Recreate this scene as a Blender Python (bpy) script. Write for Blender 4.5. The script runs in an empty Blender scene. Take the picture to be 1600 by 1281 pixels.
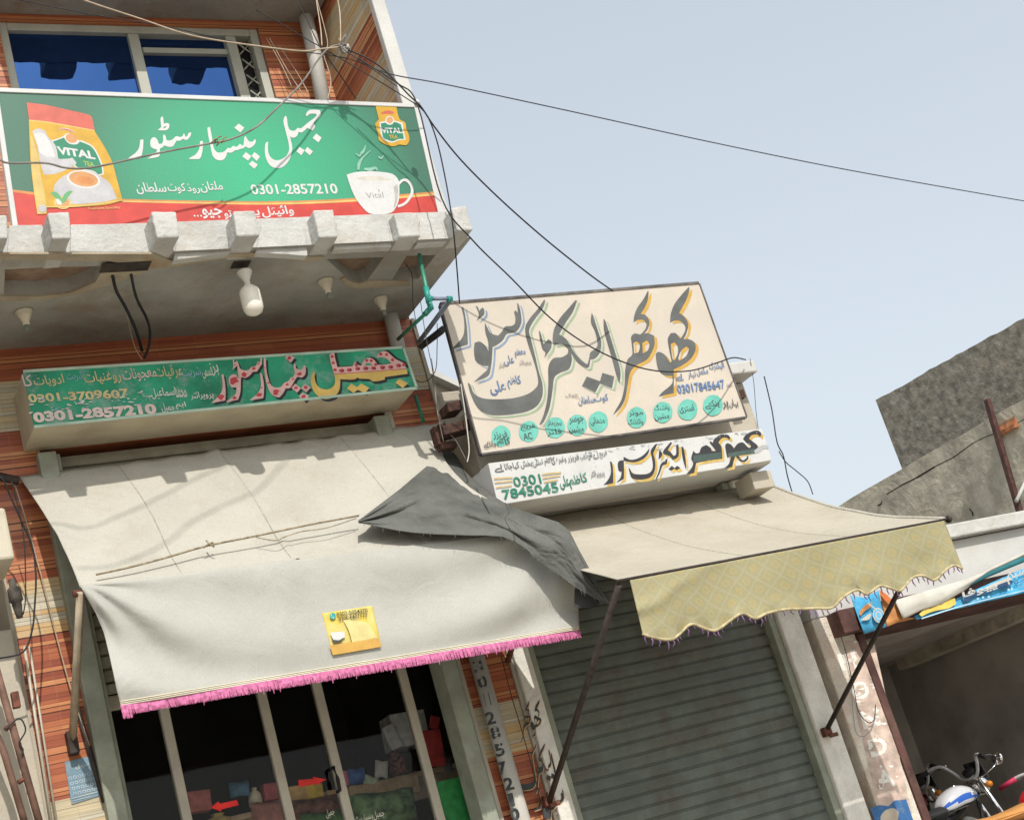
import bpy, bmesh, math, random
from mathutils import Vector, Matrix
from mathutils.geometry import tessellate_polygon
random.seed(7)
S = bpy.context.scene
COL = S.collection

# ------------------------------------------------------------------ camera
# World origin is the eye of the photographer in the car; the road lies 1.25 m below.
F_PX, ROLL, PITCH, YAW = 2350.0, math.radians(16.9), math.radians(17.95), math.radians(31.0)
_fwd = Vector((math.sin(YAW)*math.cos(PITCH), math.cos(YAW)*math.cos(PITCH), math.sin(PITCH)))
_rt = Vector((math.cos(YAW), -math.sin(YAW), 0))
_dn = _fwd.cross(_rt)
C_R = math.cos(ROLL)*_rt + math.sin(ROLL)*_dn
C_D = -math.sin(ROLL)*_rt + math.cos(ROLL)*_dn
cam = bpy.data.cameras.new("camera")
cam.sensor_width = 36.0
cam.lens = F_PX/1600*36.0
cam.clip_start = 0.1
cam.clip_end = 5000
camo = bpy.data.objects.new("camera", cam)
COL.objects.link(camo)
camo.matrix_world = Matrix(((C_R.x, -C_D.x, -_fwd.x, 0), (C_R.y, -C_D.y, -_fwd.y, 0), (C_R.z, -C_D.z, -_fwd.z, 0), (0, 0, 0, 1)))
S.camera = camo

# ------------------------------------------------------------------ light
SUN_TO = Vector((0.08, 1.0, -0.97)).normalized()       # the way the sunlight travels
wld = bpy.data.worlds.new("World")
S.world = wld
wld.use_nodes = True
wn = wld.node_tree.nodes
wl = wld.node_tree.links
sky = wn.new("ShaderNodeTexSky")
sky.sky_type = 'NISHITA'
sky.sun_disc = False
sky.sun_elevation = math.asin(-SUN_TO.z)
sky.sun_rotation = math.atan2(-SUN_TO.x, -SUN_TO.y)
sky.altitude = 150
sky.air_density = 1.6
sky.dust_density = 3.0
sky.ozone_density = 2.0
hsv = wn.new("ShaderNodeHueSaturation")
hsv.inputs["Saturation"].default_value = 0.40
wl.new(sky.outputs[0], hsv.inputs["Color"])
hz = wn.new("ShaderNodeMix"); hz.data_type = 'RGBA'    # dusty, evenly bright air over the town
hz.inputs[0].default_value = 0.5
hz.inputs[7].default_value = (2.85, 3.2, 3.62, 1)
wl.new(hsv.outputs[0], hz.inputs[6])
wl.new(hz.outputs[2], wn["Background"].inputs[0])
wn["Background"].inputs[1].default_value = 0.124
sunl = bpy.data.lights.new("sun", 'SUN')
sunl.energy = 2.3
sunl.angle = math.radians(0.55)
sunl.color = (1.0, 0.955, 0.89)
suno = bpy.data.objects.new("sun", sunl)
COL.objects.link(suno)
suno.rotation_euler = SUN_TO.to_track_quat('-Z', 'Y').to_euler()
S.view_settings.view_transform = 'Standard'
S.view_settings.look = 'None'
S.view_settings.exposure = 0.77
S.view_settings.gamma = 1.0

# ------------------------------------------------------------------ helpers
def W(u, v, Y=None, Z=None, X=None):
    "the real point of the place seen at photo pixel (u, v), on a plane of known depth, height or side"
    d = C_R*((u-800.0)/F_PX) + C_D*((v-640.5)/F_PX) + _fwd
    if Y is not None: return d*(Y/d.y)
    if Z is not None: return d*(Z/d.z)
    return d*(X/d.x)

def lin(c):
    return tuple(((x/255.0)/12.92 if x <= 10 else ((x/255.0+0.055)/1.055)**2.4) for x in c)

_M = {}
def mat(name, rgb, rough=0.8, var=0.12, scale=6.0, rgb2=None, bump=0.0, bscale=60.0, metal=0.0, spec=0.3, stain=None, stain_amt=0.0, streak=0.0, stain_scale=2.0, gloss_coat=0.0, bump2=0.0, b2scale=14.0, grain=0.10):
    "a procedural surface: base colour with two scales of noise, dirt patches, vertical streaks and a fine bump; rgb are linear albedos"
    if name in _M: return _M[name]
    m = bpy.data.materials.new(name); m.use_nodes = True
    nt = m.node_tree; N = nt.nodes; L = nt.links
    b = N["Principled BSDF"]
    b.inputs["Roughness"].default_value = rough
    b.inputs["Metallic"].default_value = metal
    b.inputs["Specular IOR Level"].default_value = spec
    if gloss_coat: b.inputs["Coat Weight"].default_value = gloss_coat
    geo = N.new("ShaderNodeNewGeometry")
    n1 = N.new("ShaderNodeTexNoise"); n1.inputs["Scale"].default_value = scale; n1.inputs["Detail"].default_value = 6
    L.new(geo.outputs["Position"], n1.inputs["Vector"])
    mx = N.new("ShaderNodeMix"); mx.data_type = 'RGBA'
    c2 = rgb2 if rgb2 else tuple(max(0, x*(1-2.2*var)) for x in rgb)
    c1 = rgb if rgb2 else tuple(min(1, x*(1+var)) for x in rgb)
    mx.inputs[6].default_value = (*c1, 1); mx.inputs[7].default_value = (*c2, 1)
    rp = N.new("ShaderNodeMapRange"); rp.inputs[1].default_value = 0.36; rp.inputs[2].default_value = 0.66
    L.new(n1.outputs[0], rp.inputs[0]); L.new(rp.outputs[0], mx.inputs[0])
    out = mx.outputs[2]
    if stain_amt > 0:
        n2 = N.new("ShaderNodeTexNoise"); n2.inputs["Scale"].default_value = stain_scale; n2.inputs["Detail"].default_value = 9; n2.inputs["Roughness"].default_value = 0.72
        L.new(geo.outputs["Position"], n2.inputs["Vector"])
        r2 = N.new("ShaderNodeMapRange"); r2.inputs[1].default_value = 0.5; r2.inputs[2].default_value = 0.68; r2.inputs[4].default_value = stain_amt
        L.new(n2.outputs[0], r2.inputs[0])
        m2 = N.new("ShaderNodeMix"); m2.data_type = 'RGBA'
        m2.inputs[7].default_value = (*(stain or tuple(x*0.4 for x in rgb)), 1)
        L.new(r2.outputs[0], m2.inputs[0]); L.new(out, m2.inputs[6]); out = m2.outputs[2]
    if streak > 0:
        mp = N.new("ShaderNodeMapping"); mp.inputs["Scale"].default_value = (14, 14, 0.9)
        L.new(geo.outputs["Position"], mp.inputs[0])
        n3 = N.new("ShaderNodeTexNoise"); n3.inputs["Scale"].default_value = 1.0; n3.inputs["Detail"].default_value = 4
        L.new(mp.outputs[0], n3.inputs["Vector"])
        r3 = N.new("ShaderNodeMapRange"); r3.inputs[1].default_value = 0.52; r3.inputs[2].default_value = 0.75; r3.inputs[4].default_value = streak
        L.new(n3.outputs[0], r3.inputs[0])
        m3 = N.new("ShaderNodeMix"); m3.data_type = 'RGBA'
        m3.inputs[7].default_value = (*(stain or tuple(x*0.4 for x in rgb)), 1)
        L.new(r3.outputs[0], m3.inputs[0]); L.new(out, m3.inputs[6]); out = m3.outputs[2]
    if grain > 0:                                      # dust and grain a few millimetres across
        n4 = N.new("ShaderNodeTexNoise"); n4.inputs["Scale"].default_value = 120; n4.inputs["Detail"].default_value = 4; n4.inputs["Roughness"].default_value = .8
        L.new(geo.outputs["Position"], n4.inputs["Vector"])
        r4 = N.new("ShaderNodeMapRange"); r4.inputs[1].default_value = .3; r4.inputs[2].default_value = .7; r4.inputs[3].default_value = 1-grain; r4.inputs[4].default_value = 1+grain
        L.new(n4.outputs[0], r4.inputs[0])
        m4 = N.new("ShaderNodeMix"); m4.data_type = 'RGBA'; m4.blend_type = 'MULTIPLY'; m4.inputs[0].default_value = 1
        L.new(out, m4.inputs[6]); L.new(r4.outputs[0], m4.inputs[7]); out = m4.outputs[2]
    L.new(out, b.inputs["Base Color"])
    if bump > 0:
        nb = N.new("ShaderNodeTexNoise"); nb.inputs["Scale"].default_value = bscale; nb.inputs["Detail"].default_value = 5
        L.new(geo.outputs["Position"], nb.inputs["Vector"])
        bp = N.new("ShaderNodeBump"); bp.inputs["Strength"].default_value = min(1.0, bump); bp.inputs["Distance"].default_value = 0.01
        L.new(nb.outputs[0], bp.inputs["Height"]); L.new(bp.outputs[0], b.inputs["Normal"])
        if bump2 > 0:
            nc = N.new("ShaderNodeTexNoise"); nc.inputs["Scale"].default_value = b2scale; nc.inputs["Detail"].default_value = 7; nc.inputs["Distortion"].default_value = 1.4
            L.new(geo.outputs["Position"], nc.inputs["Vector"])
            b2 = N.new("ShaderNodeBump"); b2.inputs["Strength"].default_value = bump2; b2.inputs["Distance"].default_value = 0.03
            L.new(nc.outputs[0], b2.inputs["Height"]); L.new(b2.outputs[0], bp.inputs["Normal"])
    _M[name] = m
    return m

def tile_mat(name, along, shift=1.0, period=1.17, pale=0.30):
    "narrow horizontal wood-look tile strips: orange-brown courses alternating with cream courses; joints every 0.23 m along the wall"
    m = bpy.data.materials.new(name); m.use_nodes = True
    nt = m.node_tree; N = nt.nodes; L = nt.links
    b = N["Principled BSDF"]; b.inputs["Roughness"].default_value = 0.42; b.inputs["Specular IOR Level"].default_value = 0.4
    geo = N.new("ShaderNodeNewGeometry"); sp = N.new("ShaderNodeSeparateXYZ"); L.new(geo.outputs["Position"], sp.inputs[0])
    def math_(op, a, c=None, d=None):
        n = N.new("ShaderNodeMath"); n.operation = op
        for i, x in enumerate((a, c, d)):
            if x is None: continue
            if isinstance(x, (int, float)): n.inputs[i].default_value = x
            else: L.new(x, n.inputs[i])
        return n.outputs[0]
    z = sp.outputs[2]
    blk = math_('MODULO', math_('ADD', z, 20.0-shift), period)          # 0 .. 1.17, one course pair
    cream = math_('LESS_THAN', blk, pale)
    # warped strip index so the strips differ in height
    wz = math_('ADD', math_('MULTIPLY', z, 35.0), math_('MULTIPLY', math_('SINE', math_('MULTIPLY', z, 41.0)), 0.32))
    idx = math_('FLOOR', wz)
    fr = math_('FRACT', wz)
    wnz = N.new("ShaderNodeTexWhiteNoise"); wnz.noise_dimensions = '1D'; L.new(idx, wnz.inputs["W"])
    jx = math_('MULTIPLY', sp.outputs[0] if along == 'X' else sp.outputs[1], 1/0.235)
    wn2 = N.new("ShaderNodeTexWhiteNoise"); wn2.noise_dimensions = '2D'
    cb = N.new("ShaderNodeCombineXYZ"); L.new(idx, cb.inputs[0]); L.new(math_('FLOOR', jx), cb.inputs[1]); L.new(cb.outputs[0], wn2.inputs["Vector"])
    tone = math_('ADD', math_('MULTIPLY', wnz.outputs[0], 0.82), math_('MULTIPLY', wn2.outputs[0], 0.14))
    def ramp(cols):
        r = N.new("ShaderNodeValToRGB"); r.color_ramp.interpolation = 'LINEAR'
        e = r.color_ramp.elements
        e[0].position = cols[0][0]; e[0].color = (*cols[0][1], 1); e[1].position = cols[-1][0]; e[1].color = (*cols[-1][1], 1)
        for p, c in cols[1:-1]:
            x = e.new(p); x.color = (*c, 1)
        L.new(tone, r.inputs[0]); return r.outputs[0]
    ora = ramp([(0.0, (0.23, 0.055, 0.03)), (0.3, (0.36, 0.10, 0.045)), (0.6, (0.47, 0.17, 0.07)), (0.85, (0.56, 0.25, 0.11)), (1.0, (0.6, 0.33, 0.17))])
    cre = ramp([(0.0, (0.42, 0.38, 0.28)), (0.35, (0.52, 0.44, 0.28)), (0.6, (0.56, 0.36, 0.16)), (0.75, (0.50, 0.46, 0.36)), (1.0, (0.62, 0.56, 0.42))])
    mx = N.new("ShaderNodeMix"); mx.data_type = 'RGBA'; L.new(cream, mx.inputs[0]); L.new(ora, mx.inputs[6]); L.new(cre, mx.inputs[7])
    # grain along the strip
    mp = N.new("ShaderNodeMapping"); mp.inputs["Scale"].default_value = (2.5, 2.5, 170)
    L.new(geo.outputs["Position"], mp.inputs[0])
    ng = N.new("ShaderNodeTexNoise"); ng.inputs["Scale"].default_value = 1.0; ng.inputs["Detail"].default_value = 3; L.new(mp.outputs[0], ng.inputs["Vector"])
    gm = N.new("ShaderNodeMapRange"); gm.inputs[1].default_value = 0.3; gm.inputs[2].default_value = 0.7; gm.inputs[3].default_value = 0.74; gm.inputs[4].default_value = 1.14
    L.new(ng.outputs[0], gm.inputs[0])
    ml = N.new("ShaderNodeMix"); ml.data_type = 'RGBA'; ml.blend_type = 'MULTIPLY'; ml.inputs[0].default_value = 1
    L.new(mx.outputs[2], ml.inputs[6]); L.new(gm.outputs[0], ml.inputs[7])
    # grooves: every third strip boundary is a deep dark one (orange courses only)
    deep = math_('MULTIPLY', math_('LESS_THAN', fr, 0.17), math_('GREATER_THAN', wnz.outputs[0], 0.56))
    deep = math_('MULTIPLY', deep, math_('SUBTRACT', 1.0, math_('MULTIPLY', cream, 0.75)))
    thin = math_('MULTIPLY', math_('LESS_THAN', fr, 0.07), 0.45)
    jt = math_('LESS_THAN', math_('FRACT', jx), 0.012)
    dk = math_('MAXIMUM', deep, thin)
    m2 = N.new("ShaderNodeMix"); m2.data_type = 'RGBA'; m2.inputs[7].default_value = (0.05, 0.016, 0.010, 1)
    L.new(dk, m2.inputs[0]); L.new(ml.outputs[2], m2.inputs[6])
    m3 = N.new("ShaderNodeMix"); m3.data_type = 'RGBA'; m3.inputs[7].default_value = (0.30, 0.20, 0.14, 1)
    L.new(math_('MULTIPLY', jt, 0.4), m3.inputs[0]); L.new(m2.outputs[2], m3.inputs[6])
    L.new(m3.outputs[2], b.inputs["Base Color"])
    bp = N.new("ShaderNodeBump"); bp.inputs["Strength"].default_value = 0.6; bp.inputs["Distance"].default_value = 0.012
    L.new(math_('SUBTRACT', 1.0, dk), bp.inputs["Height"]); L.new(bp.outputs[0], b.inputs["Normal"])
    return m

class MB:
    "collects faces of one part"
    def __init__(s): s.v = []; s.f = []; s.mi = []; s.sm = []; s.uv = {}
    def add(s, vs, fs, mi=0, smooth=False):
        o = len(s.v); s.v += [tuple(x) for x in vs]
        for f in fs: s.f.append(tuple(i+o for i in f)); s.mi.append(mi); s.sm.append(smooth)
    def quad(s, a, b, c, d, mi=0): s.add([a, b, c, d], [(0, 1, 2, 3)], mi)
    def box(s, x0, x1, y0, y1, z0, z1, mi=0):
        v = [(x, y, z) for z in (z0, z1) for y in (y0, y1) for x in (x0, x1)]
        s.add(v, [(0, 2, 3, 1), (4, 5, 7, 6), (0, 1, 5, 4), (2, 6, 7, 3), (0, 4, 6, 2), (1, 3, 7, 5)], mi)
    def prism(s, front, back, mi=0):
        "front and back: matching loops"
        n = len(front)
        f = [tuple(range(n)), tuple(range(2*n-1, n-1, -1))] + [(i, i+n, (i+1) % n+n, (i+1) % n) for i in range(n)]
        s.add(list(front)+list(back), f, mi)
    def slab(s, pts, d, mi=0):
        d = Vector(d); s.prism([Vector(p) for p in pts], [Vector(p)+d for p in pts], mi)
    def poly(s, loops, mi=0):
        loops = [[Vector(p) for p in l] for l in loops]
        t = tessellate_polygon(loops)
        s.add([p for l in loops for p in l], t, mi)
    def tube(s, pts, r, n=8, mi=0, cap=True, closed=False):
        pts = [Vector(p) for p in pts]; R = r if isinstance(r, (list, tuple)) else [r]*len(pts)
        o = len(s.v); up = Vector((0.13, 0.31, 0.94)); k = len(pts)
        for i, p in enumerate(pts):
            a = pts[i-1] if (i or closed) else p; c = pts[(i+1) % k] if (i < k-1 or closed) else p
            t = (c-a).normalized() if (c-a).length > 1e-9 else Vector((0, 0, 1))
            e1 = t.cross(up)
            if e1.length < 0.1: e1 = t.cross(Vector((1, 0, 0)))
            e1.normalize(); e2 = t.cross(e1)
            for j in range(n):
                an = 2*math.pi*j/n; s.v.append(tuple(p+R[i]*(math.cos(an)*e1+math.sin(an)*e2)))
        for i in range(k if closed else k-1):
            for j in range(n):
                a = o+i*n; b = o+((i+1) % k)*n
                s.f.append((a+j, a+(j+1) % n, b+(j+1) % n, b+j)); s.mi.append(mi); s.sm.append(True)
        if cap and not closed:
            s.f.append(tuple(o+j for j in range(n-1, -1, -1))); s.mi.append(mi); s.sm.append(False)
            s.f.append(tuple(o+(k-1)*n+j for j in range(n))); s.mi.append(mi); s.sm.append(False)
    def lathe(s, c, prof, axis=(0, 0, 1), n=20, mi=0):
        "prof: (radius, height) along axis from c"
        c = Vector(c); ax = Vector(axis).normalized(); e1 = ax.orthogonal().normalized(); e2 = ax.cross(e1); o = len(s.v)
        for r, h in prof:
            for j in range(n):
                a = 2*math.pi*j/n; s.v.append(tuple(c+ax*h+max(r, 1e-4)*(math.cos(a)*e1+math.sin(a)*e2)))
        for i in range(len(prof)-1):
            for j in range(n):
                s.f.append((o+i*n+j, o+i*n+(j+1) % n, o+(i+1)*n+(j+1) % n, o+(i+1)*n+j)); s.mi.append(mi); s.sm.append(True)
    def grid(s, fn, nu, nv, mi=0, uv=None):
        o = len(s.v)
        for j in range(nv+1):
            for i in range(nu+1):
                s.v.append(tuple(fn(i/nu, j/nv)))
                if uv: s.uv[len(s.v)-1] = uv(i/nu, j/nv)
        for j in range(nv):
            for i in range(nu):
                a = o+j*(nu+1)+i; s.f.append((a, a+1, a+nu+2, a+nu+1)); s.mi.append(mi); s.sm.append(True)
    def build(s, name, mats, parent=None, bevel=0.0, solid=0.0, fixn=True):
        me = bpy.data.meshes.new(name); me.from_pydata(s.v, [], s.f)
        mats = mats if isinstance(mats, (list, tuple)) else [mats]
        for m in mats: me.materials.append(m)
        me.polygons.foreach_set("material_index", s.mi); me.polygons.foreach_set("use_smooth", s.sm)
        if s.uv:
            ul = me.uv_layers.new(name="UVMap")
            for l in me.loops: ul.data[l.index].uv = s.uv.get(l.vertex_index, (0, 0))
        if fixn:
            bm = bmesh.new(); bm.from_mesh(me); bmesh.ops.recalc_face_normals(bm, faces=bm.faces); bm.to_mesh(me); bm.free()
        me.update()
        o = bpy.data.objects.new(name, me); COL.objects.link(o)
        if parent is not None:
            o.parent = parent; o.matrix_parent_inverse = base_inv(parent)
        if bevel:
            md = o.modifiers.new("bevel", 'BEVEL'); md.width = bevel; md.segments = 2; md.limit_method = 'ANGLE'; md.angle_limit = math.radians(40)
        if solid:
            md = o.modifiers.new("solid", 'SOLIDIFY'); md.thickness = solid; md.offset = -1
        return o

def base_inv(p):
    m = Matrix.Identity(4); q = p
    while q is not None:
        if q.parent is None: m = Matrix.Translation(-Vector(q.location)); break
        q = q.parent
    return m if p.parent is None else Matrix.Identity(4)

def tag(o, label=None, cat=None, group=None, kind=None):
    if label: o["label"] = label
    if cat: o["category"] = cat
    if group: o["group"] = group
    if kind: o["kind"] = kind
    return o

def thing(name, label, cat, loc, group=None):
    o = bpy.data.objects.new(name, None); COL.objects.link(o); o.location = loc
    o.empty_display_size = 0.1
    return tag(o, label, cat, group)

def spline(pts, sub=6, closed=False):
    "Catmull-Rom through points of any dimension"
    n = len(pts); out = []
    for i in range(n if closed else n-1):
        g = lambda k: pts[k % n] if closed else pts[max(0, min(n-1, k))]
        p0, p1, p2, p3 = g(i-1), g(i), g(i+1), g(i+2)
        for s_ in range(sub):
            t = s_/sub
            out.append(tuple(0.5*(2*b+(c-a)*t+(2*a-5*b+4*c-d)*t*t+(3*b-a-3*c+d)*t**3) for a, b, c, d in zip(p0, p1, p2, p3)))
    if not closed: out.append(tuple(pts[-1]))
    return out

def smooth_loop(pts, sub=4):
    "round a traced outline but keep its sharp tips"
    n = len(pts); out = []
    V = [Vector(p) for p in pts]
    sharp = []
    for i in range(n):
        a = V[i]-V[i-1]; b = V[(i+1) % n]-V[i]
        sharp.append(a.length > 1e-6 and b.length > 1e-6 and a.angle(b) > math.radians(58))
    for i in range(n):
        p1, p2 = V[i], V[(i+1) % n]
        p0 = V[i-1] if not sharp[i] else p1-(p2-p1)*0.6
        p3 = V[(i+2) % n] if not sharp[(i+1) % n] else p2+(p2-p1)*0.6
        for s_ in range(sub):
            t = s_/sub
            q = 0.5*(2*p1+(p2-p0)*t+(2*p0-5*p1+4*p2-p3)*t*t+(3*p1-p0-3*p2+p3)*t**3)
            out.append((q.x, q.y))
    return out

class Ink:
    "flat painted marks on a surface; every mark sits a hair above the one before so no two faces share a plane"
    def __init__(s, put, lift0=0.0015): s.put = put; s.k = 0; s.mbs = {}; s.l0 = lift0
    def mb(s, key): return s.mbs.setdefault(key, MB())
    def lift(s): s.k += 1; return s.l0+0.00003*s.k
    def loop(s, key, pts, holes=(), crop=(0, 0, 1), off=(0, 0), smooth=True, aff=None):
        h = s.lift(); ls = []
        for l in [pts]+list(holes):
            q = [(crop[0]+x/crop[2]+off[0], crop[1]+y/crop[2]+off[1]) for x, y in l]
            if aff: q = [aff(*p) for p in q]
            if smooth: q = smooth_loop(q)
            ls.append([s.put(u, v, h) for u, v in q])
        s.mb(key).poly(ls)
    def disc(s, key, u, v, ru, rv=None, n=20, tilt=0.0, wob=0.0):
        rv = rv or ru; h = s.lift(); P = []
        for i in range(n):
            a = 2*math.pi*i/n; w = 1+wob*random.uniform(-1, 1); x, y = ru*math.cos(a)*w, rv*math.sin(a)*w
            P.append(s.put(u+x*math.cos(tilt)-y*math.sin(tilt), v+x*math.sin(tilt)+y*math.cos(tilt), h))
        s.mb(key).poly([P])
    def stroke(s, key, pts, w, crop=(0, 0, 1), sub=5):
        "pts (x, y) or (x, y, w): a brush line"
        q = [(crop[0]+p[0]/crop[2], crop[1]+p[1]/crop[2], (p[2] if len(p) > 2 else w)/crop[2]) for p in pts]
        q = spline(q, sub) if len(q) > 2 else q
        h = s.lift(); Lf, Rt = [], []
        for i, p in enumerate(q):
            a = q[max(0, i-1)]; b = q[min(len(q)-1, i+1)]
            d = Vector((b[0]-a[0], b[1]-a[1])); d = d.normalized() if d.length > 0 else Vector((1, 0)); nn = Vector((-d.y, d.x))*p[2]/2
            Lf.append(s.put(p[0]+nn.x, p[1]+nn.y, h)); Rt.append(s.put(p[0]-nn.x, p[1]-nn.y, h))
        m = s.mb(key); k = len(Lf)
        m.add(Lf+Rt, [(i, i+1, k+i+1, k+i) for i in range(k-1)])
    def text(s, key, txt, p0, p1, hgt, bold=0.0, up=(-0.25, -1.0), fit=True, jit=0.0):
        "write txt with its baseline from photo point p0 to p1, letters hgt pixels high"
        vs, fs, wd, lo, hi = glyphs(txt, bold)
        if not vs: return
        ex = Vector((p1[0]-p0[0], p1[1]-p0[1])); ey = Vector(up)*hgt
        x0 = min(v[0] for v in vs); x1 = max(v[0] for v in vs)
        isl = islands(len(vs), fs)
        hs = {}; base = s.lift(); s.k += 5
        out = []
        for i, (x, y) in enumerate(vs):
            r = isl[i]
            if r not in hs: hs[r] = (base+(len(hs) % 7)*0.00002, random.uniform(-jit, jit))
            p = Vector(p0)+ex*((x-x0)/(x1-x0))+ey*((y-lo)/(hi-lo)+hs[r][1])
            out.append(s.put(p.x, p.y, hs[r][0]))
        s.mb(key).add(out, fs)
    def build(s, parent, mats, name="lettering"):
        for k, m in s.mbs.items(): m.build(name, mats[k], parent, fixn=False)

def islands(n, fs):
    p = list(range(n))
    def fd(a):
        while p[a] != a: p[a] = p[p[a]]; a = p[a]
        return a
    for f in fs:
        for i in f[1:]: p[fd(i)] = fd(f[0])
    return [fd(i) for i in range(n)]

_G = {}
def glyphs(txt, bold=0.0):
    k = (txt, bold)
    if k in _G: return _G[k]
    c = bpy.data.curves.new("writing", 'FONT'); c.body = txt; c.size = 1.0; c.resolution_u = 3; c.offset = bold; c.fill_mode = 'FRONT'
    o = bpy.data.objects.new("writing", c); COL.objects.link(o)
    dg = bpy.context.evaluated_depsgraph_get()
    me = bpy.data.meshes.new_from_object(o.evaluated_get(dg))
    vs = [(v.co.x, v.co.y) for v in me.vertices]; fs = [tuple(p.vertices) for p in me.polygons]
    bpy.data.objects.remove(o); bpy.data.curves.remove(c); bpy.data.meshes.remove(me)
    if vs:
        ys = [v[1] for v in vs]; r = (vs, fs, 0, min(ys), max(ys))
    else: r = (vs, fs, 0, 0, 1)
    _G[k] = r
    return r

# Urdu shaping: isolated, final, initial, medial presentation forms
_U = {'ا': 'FE8D FE8E', 'ب': 'FE8F FE90 FE91 FE92', 'پ': 'FB56 FB57 FB58 FB59', 'ت': 'FE95 FE96 FE97 FE98', 'ٹ': 'FB66 FB67 FB68 FB69',
      'ج': 'FE9D FE9E FE9F FEA0', 'ح': 'FEA1 FEA2 FEA3 FEA4', 'د': 'FEA9 FEAA', 'ڈ': 'FB88 FB89', 'ر': 'FEAD FEAE', 'ز': 'FEAF FEB0',
      'س': 'FEB1 FEB2 FEB3 FEB4', 'ش': 'FEB5 FEB6 FEB7 FEB8', 'ط': 'FEC1 FEC2 FEC3 FEC4', 'ظ': 'FEC5 FEC6 FEC7 FEC8', 'ع': 'FEC9 FECA FECB FECC',
      'غ': 'FECD FECE FECF FED0', 'ف': 'FED1 FED2 FED3 FED4', 'ق': 'FED5 FED6 FED7 FED8', 'ک': 'FB8E FB8F FB90 FB91', 'گ': 'FB92 FB93 FB94 FB95',
      'ل': 'FEDD FEDE FEDF FEE0', 'م': 'FEE1 FEE2 FEE3 FEE4', 'ن': 'FEE5 FEE6 FEE7 FEE8', 'ں': 'FB9E FB9F', 'و': 'FEED FEEE', 'ہ': 'FBA6 FBA7 FBA8 FBA9',
      'ھ': 'FBAA FBAB FBAC FBAD', 'ی': 'FBFC FBFD FBFE FBFF', 'ے': 'FBAE FBAF', 'ئ': 'FE89 FE8A FE8B FE8C', 'خ': 'FEA5 FEA6 FEA7 FEA8', 'آ': 'FE81 FE82'}
_U = {k: [chr(int(x, 16)) for x in v.split()] for k, v in _U.items()}
def urdu(t):
    out = []
    for w in t.split(' '):
        r = ''
        for i, c in enumerate(w):
            if c not in _U: r += c; continue
            f = _U[c]
            prev = i > 0 and w[i-1] in _U and len(_U[w[i-1]]) == 4
            nxt = i < len(w)-1 and w[i+1] in _U and len(f) == 4
            r += f[3] if prev and nxt else f[1] if prev else f[2] if nxt else f[0]
        out.append(r[::-1])
    return ' '.join(out[::-1])

# ------------------------------------------------------------------ materials
TILE_X = tile_mat("tile_facade", 'X')
TILE_Y = tile_mat("tile_side", 'Y', .01, .69, .39)
TILE_U = tile_mat("tile_upper_facade", 'X', .46)
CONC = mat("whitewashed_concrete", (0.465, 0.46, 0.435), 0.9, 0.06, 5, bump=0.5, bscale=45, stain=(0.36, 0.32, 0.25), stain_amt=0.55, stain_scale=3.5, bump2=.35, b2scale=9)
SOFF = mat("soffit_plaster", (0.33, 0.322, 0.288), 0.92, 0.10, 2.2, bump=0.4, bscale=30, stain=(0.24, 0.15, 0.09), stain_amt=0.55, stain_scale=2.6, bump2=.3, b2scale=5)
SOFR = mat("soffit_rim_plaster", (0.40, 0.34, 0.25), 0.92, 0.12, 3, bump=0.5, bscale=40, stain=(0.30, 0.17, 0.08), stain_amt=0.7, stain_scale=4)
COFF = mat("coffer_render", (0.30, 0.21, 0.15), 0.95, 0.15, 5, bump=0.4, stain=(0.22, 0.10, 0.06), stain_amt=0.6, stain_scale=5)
WHITE = mat("white_paint", (0.50, 0.495, 0.47), 0.6, 0.04, 4, stain=(0.5, 0.46, 0.38), stain_amt=0.35)
CREAM = mat("cream_wall", (0.422, 0.384, 0.314), 0.9, 0.05, 3, bump=0.3, bscale=50, stain=(0.45, 0.38, 0.28), stain_amt=0.4, streak=0.25)
PIPEW = mat("plastic_pipe", (0.448, 0.435, 0.397), 0.5, 0.04, 5, stain=(0.42, 0.37, 0.28), stain_amt=0.5, streak=0.3)
FRAMEG = mat("sage_steel", (0.27, 0.29, 0.23), 0.55, 0.08, 8, stain=(0.2, 0.15, 0.1), stain_amt=0.3)
SLATG = mat("olive_slats", (0.22, 0.21, 0.155), 0.5, 0.12, 7, stain=(0.12, 0.09, 0.06), stain_amt=0.45, stain_scale=5, spec=0.3)
SLATE = mat("grey_green_slats", (0.122, 0.142, 0.122), 0.5, 0.10, 5, stain=(0.10, 0.075, 0.055), stain_amt=0.75, stain_scale=3.5, spec=0.3, streak=0.25, grain=.16)
ALU = mat("beige_aluminium", (0.46, 0.42, 0.34), 0.45, 0.05, 6, spec=0.4)
FRW = mat("grey_window_frame", (0.40, 0.40, 0.34), 0.5, 0.05, 6)
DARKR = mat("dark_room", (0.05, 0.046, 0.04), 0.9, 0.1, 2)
GARR = mat("garage_plaster", (0.40, 0.37, 0.33), 0.95, 0.12, 1.6, stain=(0.2, 0.17, 0.14), stain_amt=0.5)
BLACK = mat("black_cable", (0.018, 0.018, 0.020), 0.55, 0.1, 20)
GREYC = mat("grey_cable", (0.22, 0.20, 0.18), 0.7, 0.15, 15)
TANC = mat("tan_cable", (0.42, 0.33, 0.24), 0.7, 0.1, 15)
RUST = mat("rusty_iron", (0.17, 0.062, 0.038), 0.8, 0.2, 25, bump=0.4, bscale=80, rgb2=(0.07, 0.03, 0.022))
DKIRON = mat("dark_iron", (0.045, 0.033, 0.028), 0.6, 0.2, 20)
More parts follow.
